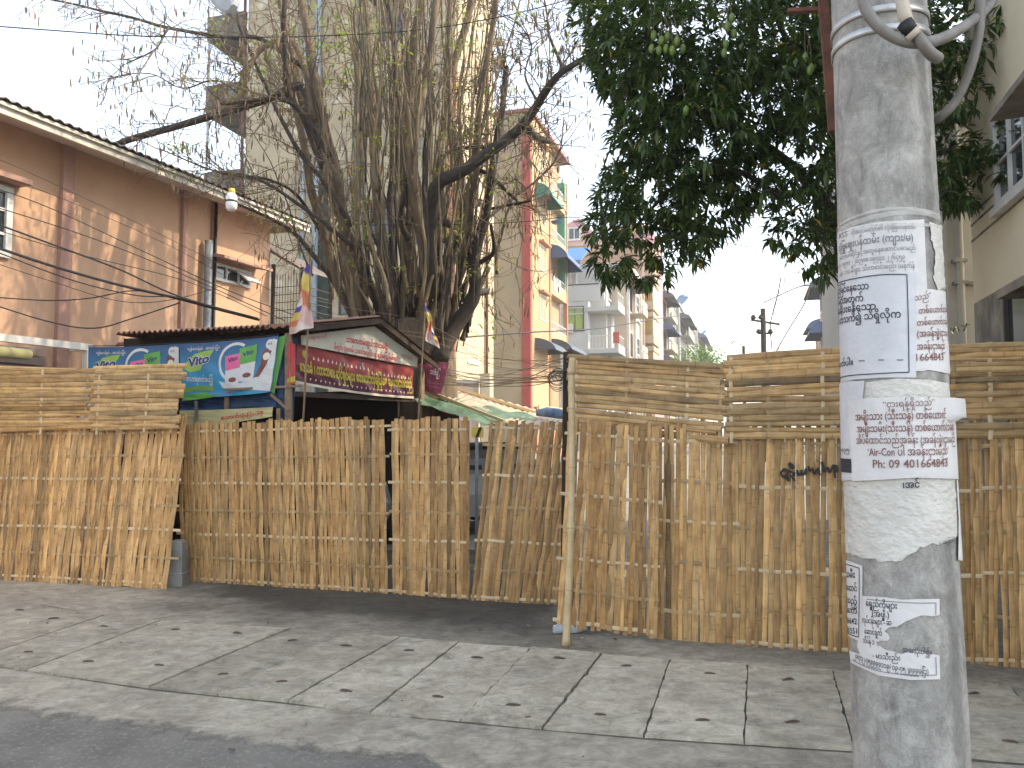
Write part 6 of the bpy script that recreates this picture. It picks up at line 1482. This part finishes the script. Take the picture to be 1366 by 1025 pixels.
# ================================================================ CABLES, LAMPS, CARS, DISTANT POLE
def cable(label, pts, r, sag=0.0, name='overhead_cable', mat='cable', group='overhead cables', cat='cable'):
    P = smooth_path([at(*p) for p in pts], 8); n_ = len(P)
    mb = MB(); mb.tube(P, r, 6); return tag(mb.build(name, M[mat], smooth=True), label, cat, group)
CB = [('uppermost black cable slanting down across the pink wall', [(-40, 240, 8.6), (60, 275, 8.8), (190, 335, 9.2), (310, 390, 9.6), (420, 430, 10.2)], .005),
      ('second black cable from the top on the pink wall', [(-40, 266, 8.6), (100, 310, 8.9), (220, 356, 9.2), (380, 428, 9.9)], .005),
      ('thick black cable bundle crossing the pink wall under the left window', [(-40, 318, 8.5), (60, 352, 8.7), (150, 378, 9), (235, 398, 9.3), (295, 414, 9.5), (346, 427, 9.6)], .014),
      ('black cable just above the thick bundle', [(-40, 286, 8.5), (80, 330, 8.8), (160, 360, 9.0), (240, 396, 9.3), (344, 425, 9.58)], .009),
      ('thin cable just below the thick bundle', [(-40, 322, 8.52), (90, 372, 8.8), (180, 394, 9.1), (240, 398, 9.28), (330, 424, 9.55)], .006),
      ('nearly level black cable low on the pink wall', [(-40, 394, 8.5), (60, 401, 8.8), (120, 398, 9), (180, 388, 9.15), (238, 397, 9.3)], .006),
      ('lowest black cable, sagging in a deep curve over the pink wall', [(-40, 396, 8.5), (60, 428, 8.8), (125, 438, 9), (180, 424, 9.2), (240, 404, 9.32)], .007),
      ('thin cable sagging from mid wall towards the drain pipe', [(-40, 340, 8.5), (70, 376, 8.9), (160, 402, 9.2), (230, 400, 9.35), (300, 380, 9.8)], .0035),
      ('thin cable running above the louvred window', [(-40, 296, 8.5), (100, 338, 9), (250, 376, 9.7), (356, 422, 10.2)], .004),
      ('fine wire along the upper part of the pink wall', [(-40, 196, 8.6), (60, 240, 8.8), (200, 306, 9.4), (370, 392, 10.4)], .003),
      ('fine wire steeply crossing the pink wall by the pilaster', [(-40, 220, 8.6), (90, 268, 9), (230, 330, 9.6), (330, 386, 10.2)], .003),
      ('long thin wire across the pale sky at top left', [(-60, 31, 9), (60, 40, 9.4), (180, 48, 9.8), (300, 50, 10.2), (430, 48, 10.8), (560, 40, 11.2), (680, 20, 11), (800, -12, 10.8)], .006),
      ('thin wire hanging between bare tree and mango tree', [(620, 190, 11.2), (690, 176, 11.2), (780, 150, 11), (880, 128, 10)], .003),
      ('thin dark wire across the red cornered building', [(470, 300, 11.3), (600, 300, 11.6), (700, 296, 12), (790, 292, 12), (1000, 330, 12)], .005),
      ('wire slung across the white building towards the far pole', [(560, 455, 12), (700, 444, 14), (800, 438, 18), (880, 425, 24), (960, 414, 32), (1019, 404, 40)], .012)]
for l, p, r in CB: cable(l, p, r * 1.25)
# tangle of sunlit dry wires from the trunk to the fence post
rw = random.Random(6); M['drywire'] = pm('dry_wire', (.40, .30, .19), (.30, .22, .13), 4, .8, 0)
for k in range(14):
    y0 = rw.uniform(488, 516); y1 = rw.uniform(476, 512); sg = rw.uniform(2, 14)
    q = rw.uniform(11.0, 12.0)
    cable('thin dry looking wire in the tangle behind the prop pole', [(585, y0, q), (640, lerp(y0, y1, .33) + sg, q - .8), (700, lerp(y0, y1, .66) + sg * rw.uniform(.3, 1.2), q - 2.4), (735, y1 + rw.uniform(-3, 6), 8), (758, y1 + rw.uniform(-6, 4), 6.6)], rw.uniform(.003, .006), mat='drywire', group='tangle of dry wires behind the fence')
for k in range(8):
    y0 = rw.uniform(380, 480)
    cable('fine wire strung past the trunk above the hut roof', [(rw.uniform(380, 400), y0 - rw.uniform(0, 40), 10.8), (470, y0 - 5 + rw.uniform(-8, 8), 11), (560, y0 + rw.uniform(0, 18), 11.2), (660, 478 + rw.uniform(-10, 18), 11.2), (756, 490 + rw.uniform(-10, 12), 8)], .0025, mat='drywire' if k % 2 else 'cable', group='fine wires above the hut')
# wire coil at the post
mb = MB()
for k in range(9):
    c = at(748, 505, 6.75) + Vector((rw.uniform(-.04, .04), rw.uniform(-.05, .05), rw.uniform(-.04, .04))); rr_ = rw.uniform(.05, .1); ax = rw.uniform(0, 3)
    mb.tube([c + Vector((rr_ * math.cos(a) * math.cos(ax), rr_ * math.cos(a) * math.sin(ax), rr_ * .8 * math.sin(a))) for a in [2 * math.pi * j / 16 for j in range(17)]], .003, 4)
tag(mb.build('wire_coil', M['cable']), 'small tangled coil of black wire behind the prop pole', 'wire coil')
b = at(752, 640, 6.75); b.z = 0
fp = thing('fence_post', 'dark square wooden post standing just behind the prop pole', 'post', b)
mb = MB(); t_ = at(757, 470, 6.75); mb.beam(b, Vector((t_.x, t_.y, t_.z)), .07, .07, (1, 0, 0)); mb.build('post', M['dark_wood'], fp)
part(fp, 'insulator', M['cable'], lambda mb: mb.lathe(at(757, 492, 6.68), [(.01, -.03), (.03, -.02), (.022, 0), (.03, .02), (.01, .03)], 10))

# street lamp head poking in at the top: grey flat luminaire on a curved arm, its post stands left of the frame
lp = thing('street_lamp', 'grey street lamp head hanging in at the top edge', 'street lamp', Vector((-6.1, 8.3, 0)))
e = at(296, -4, 8.0)
mb = MB(); mb.tube(smooth_path([Vector((-6.1, 8.3, 0)), Vector((-6.1, 8.3, 4)), Vector((-6.1, 8.3, 6.6)), Vector((-5.2, 8.2, 7.3)), e + Vector((-.7, .05, .75)), e + Vector((-.1, 0, .13)), e], 6), .045, 10); mb.build('post', M['grey_metal'], lp, smooth=True)
a, b = at(287, -6, 8.0), at(316, 17, 7.9); ax = (b - a).normalized(); sd = Vector((.45, -.2, .55)).normalized(); sd = (sd - ax * sd.dot(ax)).normalized(); nn = ax.cross(sd)
M['lamp_grey'] = pm('lamp_grey', (.36, .38, .40), (.28, .30, .32), 4, .45, .05)
def f(mb):
    prof = [(-.06, .055), (.04, .085), (.24, .10), (.29, .09), (.32, .05)]
    rings = []
    for s_, w_ in prof:
        c = a + ax * s_; rings.append([mb.vt(c + sd * w_ * x + nn * y) for x, y in ((-1, -.035), (1, -.035), (1, .025), (.6, .05), (-.6, .05), (-1, .025))])
    for A, B in zip(rings, rings[1:]):
        for q in range(6): mb.fc([A[q], A[(q + 1) % 6], B[(q + 1) % 6], B[q]])
    mb.fc(rings[0]); mb.fc(rings[-1][::-1])
part(lp, 'lamp_head', M['lamp_grey'], f)
# white bulb hung on a cord from the long bare branch
p = at(309, 268, 8.2); bl = thing('hanging_bulb', 'white bottle shaped bulb with yellow cap hanging before the eave', 'lamp', p)
k = 8.2 / F0
M['bulb_white'] = pm('bulb_plastic', (.70, .70, .69), rough=.3, bump=0); M['cap_yellow'] = pm('yellow_cap', (.62, .46, .05), rough=.4, bump=0)
part(bl, 'bulb', M['bulb_white'], lambda mb: mb.lathe(p, [(q * k, z * k) for q, z in ((1, -14.5), (5, -13.6), (7, -11), (7.6, -6), (7.6, 2), (7.2, 6), (5, 9.5), (3.8, 10.5))], 18), smooth=True)
part(bl, 'cap', M['cap_yellow'], lambda mb: mb.lathe(p, [(q * k, z * k) for q, z in ((3.9, 9.6), (4.2, 10), (4.2, 16), (3.0, 16.8))], 14), smooth=True)
part(bl, 'band', M['black'], lambda mb: mb.lathe(p, [(q * k, z * k) for q, z in ((7.75, -2.4), (7.9, -2.2), (7.9, -.2), (7.75, 0))], 18), smooth=True)
part(bl, 'cord', M['cable'], lambda mb: mb.tube([p + UPZ * 16 * k, p + UPZ * 30 * k + Vector((.05, .3, 0)), at(318, 146, 12.0)], .005, 5))

# far utility pole with cross arms and a lamp
b = at(1021, 575, 40); b.z = 0; top = at(1020, 412, 40)
dp = thing('distant_utility_pole', 'distant dark utility pole with two crossarms in the side street', 'utility pole', b)
part(dp, 'pole_shaft', M['dark_wood'], lambda mb: mb.tube([b, Vector((b.x, b.y, top.z))], [.17, .13], 10))
part(dp, 'cross_arm', M['dark_wood'], lambda mb: mb.beam(at(1002, 427, 40), at(1040, 433, 40), .08, .1))
part(dp, 'cross_arm', M['dark_wood'], lambda mb: mb.beam(at(1011, 445, 40), at(1030, 445, 40), .08, .1))
for px, py in ((1005, 424), (1015, 424), (1012, 443), (1028, 443)): part(dp, 'insulator', M['cable'], lambda mb: mb.lathe(at(px, py, 40), [(.05, -.1), (.16, -.02), (.10, .12), (.02, .16)], 8))
b2 = at(994, 575, 44); b2.z = 0
dl = thing('distant_lamp_post', 'thin distant lamp post with curved arm left of the far pole', 'street lamp', b2)
part(dl, 'lamp_post', M['cable'], lambda mb: mb.tube([b2, Vector((b2.x, b2.y, at(994, 462, 44).z))], [.1, .09], 8))
part(dl, 'lamp_arm', M['grey_metal'], lambda mb: mb.tube(smooth_path([at(994, 464, 44), at(986, 458, 44), at(980, 455, 44), at(975, 459, 44)]), .04, 6))
# wires and a vine-like tangle by the far pole
for k, pts in enumerate(([(1042, 370, 36), (1036, 400, 38), (1028, 432, 40), (1030, 468, 40)], [(1060, 385, 36), (1079, 381, 36), (1073, 405, 37), (1052, 440, 38), (1036, 468, 40)], [(1019, 404, 40), (1060, 385, 38), (1078, 381, 36)])):
    cable(['slack wire hanging down past the far pole', 'looped wire beyond the far pole, kinked at its top', 'wire from the far pole to the mango tree'][k], pts, .03, mat='twig')

# cars parked behind the fence, glimpsed through its gaps
M['car_white'] = pm('car_paint_white', (.62, .63, .64), rough=.25, bump=0, spec=.6); M['car_silver'] = pm('car_paint_silver', (.40, .42, .42), rough=.3, bump=0, metal=.4); M['tyre'] = pm('tyre_rubber', (.02, .02, .02), rough=.9, bump=0)
M['lampglass'] = pm('headlamp_glass', (.6, .62, .64), rough=.1, bump=0)
def car(label, loc, rz, paint):
    root = thing('parked_car', label, 'car', loc, rz, 'cars parked behind the bamboo fence'); Mx = INV[root.name].inverted()
    L, Wd = 3.9, 1.64
    low = [(-1.95, .38), (-1.93, .62), (-1.85, .80), (-1.05, .93), (1.45, .96), (1.88, .90), (1.95, .60), (1.93, .35)]     # x along, z
    def shell(mb, top, w0, w1, zb):
        I = []
        for x, z in top:
            I.append([mb.vt(Mx @ Vector((x, y, zz))) for y, zz in ((-w0, zb), (-w0 - .03, (zb + z) / 2), (-w1, z), (w1, z), (w0 + .03, (zb + z) / 2), (w0, zb))])
        for A, B in zip(I, I[1:]):
            for q in range(5): mb.fc([A[q], A[q + 1], B[q + 1], B[q]])
        mb.fc(I[0][::-1]); mb.fc(I[-1])
    mb = MB(); shell(mb, [(-1.95, .60), (-1.90, .74), (-1.75, .84), (-1.0, .93), (-.4, .96), (.8, .97), (1.5, .97), (1.85, .92), (1.95, .70)], Wd / 2, Wd / 2 - .06, .28); mb.build('body', M[paint], root, smooth=False)
    mb = MB(); shell(mb, [(-1.02, .94), (-.45, 1.36), (-.2, 1.42), (.9, 1.42), (1.25, 1.36), (1.72, .96)], Wd / 2 - .05, Wd / 2 - .17, .93); cab = mb.build('cabin', M[paint], root)
    mb = MB(); V = lambda x, y, z: Mx @ Vector((x, y, z))
    mb.poly([V(-1.02, -.62, .99), V(-1.02, .62, .99), V(-.49, .52, 1.35), V(-.49, -.52, 1.35)]); mb.build('windscreen', M['glass'], root)
    for s_ in (-1, 1):
        y0, y1 = s_ * (Wd / 2 - .012), s_ * (Wd / 2 - .115)
        mb = MB(); mb.poly([V(-.80, y0, 1.0), V(.18, y0, 1.0), V(.18, y1, 1.36), V(-.36, y1, 1.36)]); mb.poly([V(.26, y0, 1.0), V(1.3, y0, 1.0), V(1.12, y1, 1.34), V(.26, y1, 1.36)]); mb.build('side_window', M['glass'], root)
        mb = MB(); mb.hexa([V(-1.90, s_ * .55 - .16, .64), V(-1.70, s_ * .55 - .14, .62), V(-1.70, s_ * .55 + .14, .62), V(-1.90, s_ * .55 + .16, .64), V(-1.94, s_ * .55 - .16, .68), V(-1.72, s_ * .55 - .14, .84), V(-1.72, s_ * .55 + .14, .84), V(-1.94, s_ * .55 + .16, .68)]); mb.build('headlight', M['lampglass'], root)
        mb = MB(); mb.hexa([V(-.78, s_ * .86 - .08, 1.0), V(-.66, s_ * .86 - .08, 1.0), V(-.66, s_ * .86 + .08, 1.0), V(-.78, s_ * .86 + .08, 1.0), V(-.78, s_ * .86 - .08, 1.12), V(-.66, s_ * .86 - .08, 1.12), V(-.66, s_ * .86 + .08, 1.12), V(-.78, s_ * .86 + .08, 1.12)]); mb.build('wing_mirror', M[paint], root)
        for x in (-1.22, 1.2):
            mb = MB(); c = V(x, s_ * .72, .30); ay = (V(x, s_ * 1.72, .30) - c)
            mb.tube([c - ay * .10, c - ay * .09, c + ay * .09, c + ay * .12], [.26, .30, .30, .25], 20); w_ = mb.build('wheel', M['tyre'], root)
            mb = MB(); mb.tube([c + ay * .10, c + ay * .125], [.19, .18], 16); mb.build('rim', M['grey_metal'], w_)
    mb = MB(); mb.hexa([V(-1.975, -.35, .42), V(-1.93, -.35, .42), V(-1.93, .35, .42), V(-1.975, .35, .42), V(-1.975, -.4, .60), V(-1.93, -.4, .60), V(-1.93, .4, .60), V(-1.975, .4, .60)]); mb.build('grille', M['black'], root)
    mb = MB(); mb.tube([V(-1.985, 0, .66), V(-1.96, 0, .66)], [.09, .10], 16); mb.build('badge', M['grey_metal'], root)
    return root
p = at(592, 690, 12.6); car('silver hatchback seen through the gaps in the bamboo fence', Vector((p.x, p.y, 0)), R(38), 'car_silver')
p = at(425, 690, 13.4); car('white hatchback glimpsed behind the low panel under the red banner', Vector((p.x, p.y, 0)), R(30), 'car_white')
# yellow and black barrier post behind the fence
b = at(636, 690, 9.6); b.z = 0; bp = thing('barrier_board', 'yellow and black striped board behind the gap in the fence', 'barrier', b)
part(bp, 'board', M['cap_yellow'], lambda mb: mb.beam(at(629, 577, 9.6), at(645, 577, 9.6), .03, .13))
part(bp, 'black_stripe', M['black'], lambda mb: mb.hexa([at(634, 583.5, 9.58), at(638, 583.5, 9.58), at(638, 583.5, 9.575), at(634, 583.5, 9.575), at(639, 570.5, 9.58), at(643, 570.5, 9.58), at(643, 570.5, 9.575), at(639, 570.5, 9.575)]))
part(bp, 'board_leg', M['grey_metal'], lambda mb: mb.beam(b, at(636, 584, 9.6), .04, .04, (1, 0, 0)))
# ================================================================ THE HAZY AIR
HZ = .0013
m = bpy.data.materials.new('haze'); m.use_nodes = True; t = m.node_tree; t.nodes.clear()
pv = t.nodes.new('ShaderNodeVolumePrincipled'); pv.inputs['Density'].default_value = HZ; pv.inputs['Color'].default_value = (.95, .93, .90, 1); pv.inputs['Anisotropy'].default_value = .35
ou = t.nodes.new('ShaderNodeOutputMaterial'); t.links.new(pv.outputs[0], ou.inputs['Volume'])
mb = MB(); mb.box((-1600, -80, -1.2), (1600, 2500, 30)); o = mb.build('haze', m); tag(o, 'thin warm haze in the air over the street', 'haze', kind='stuff')
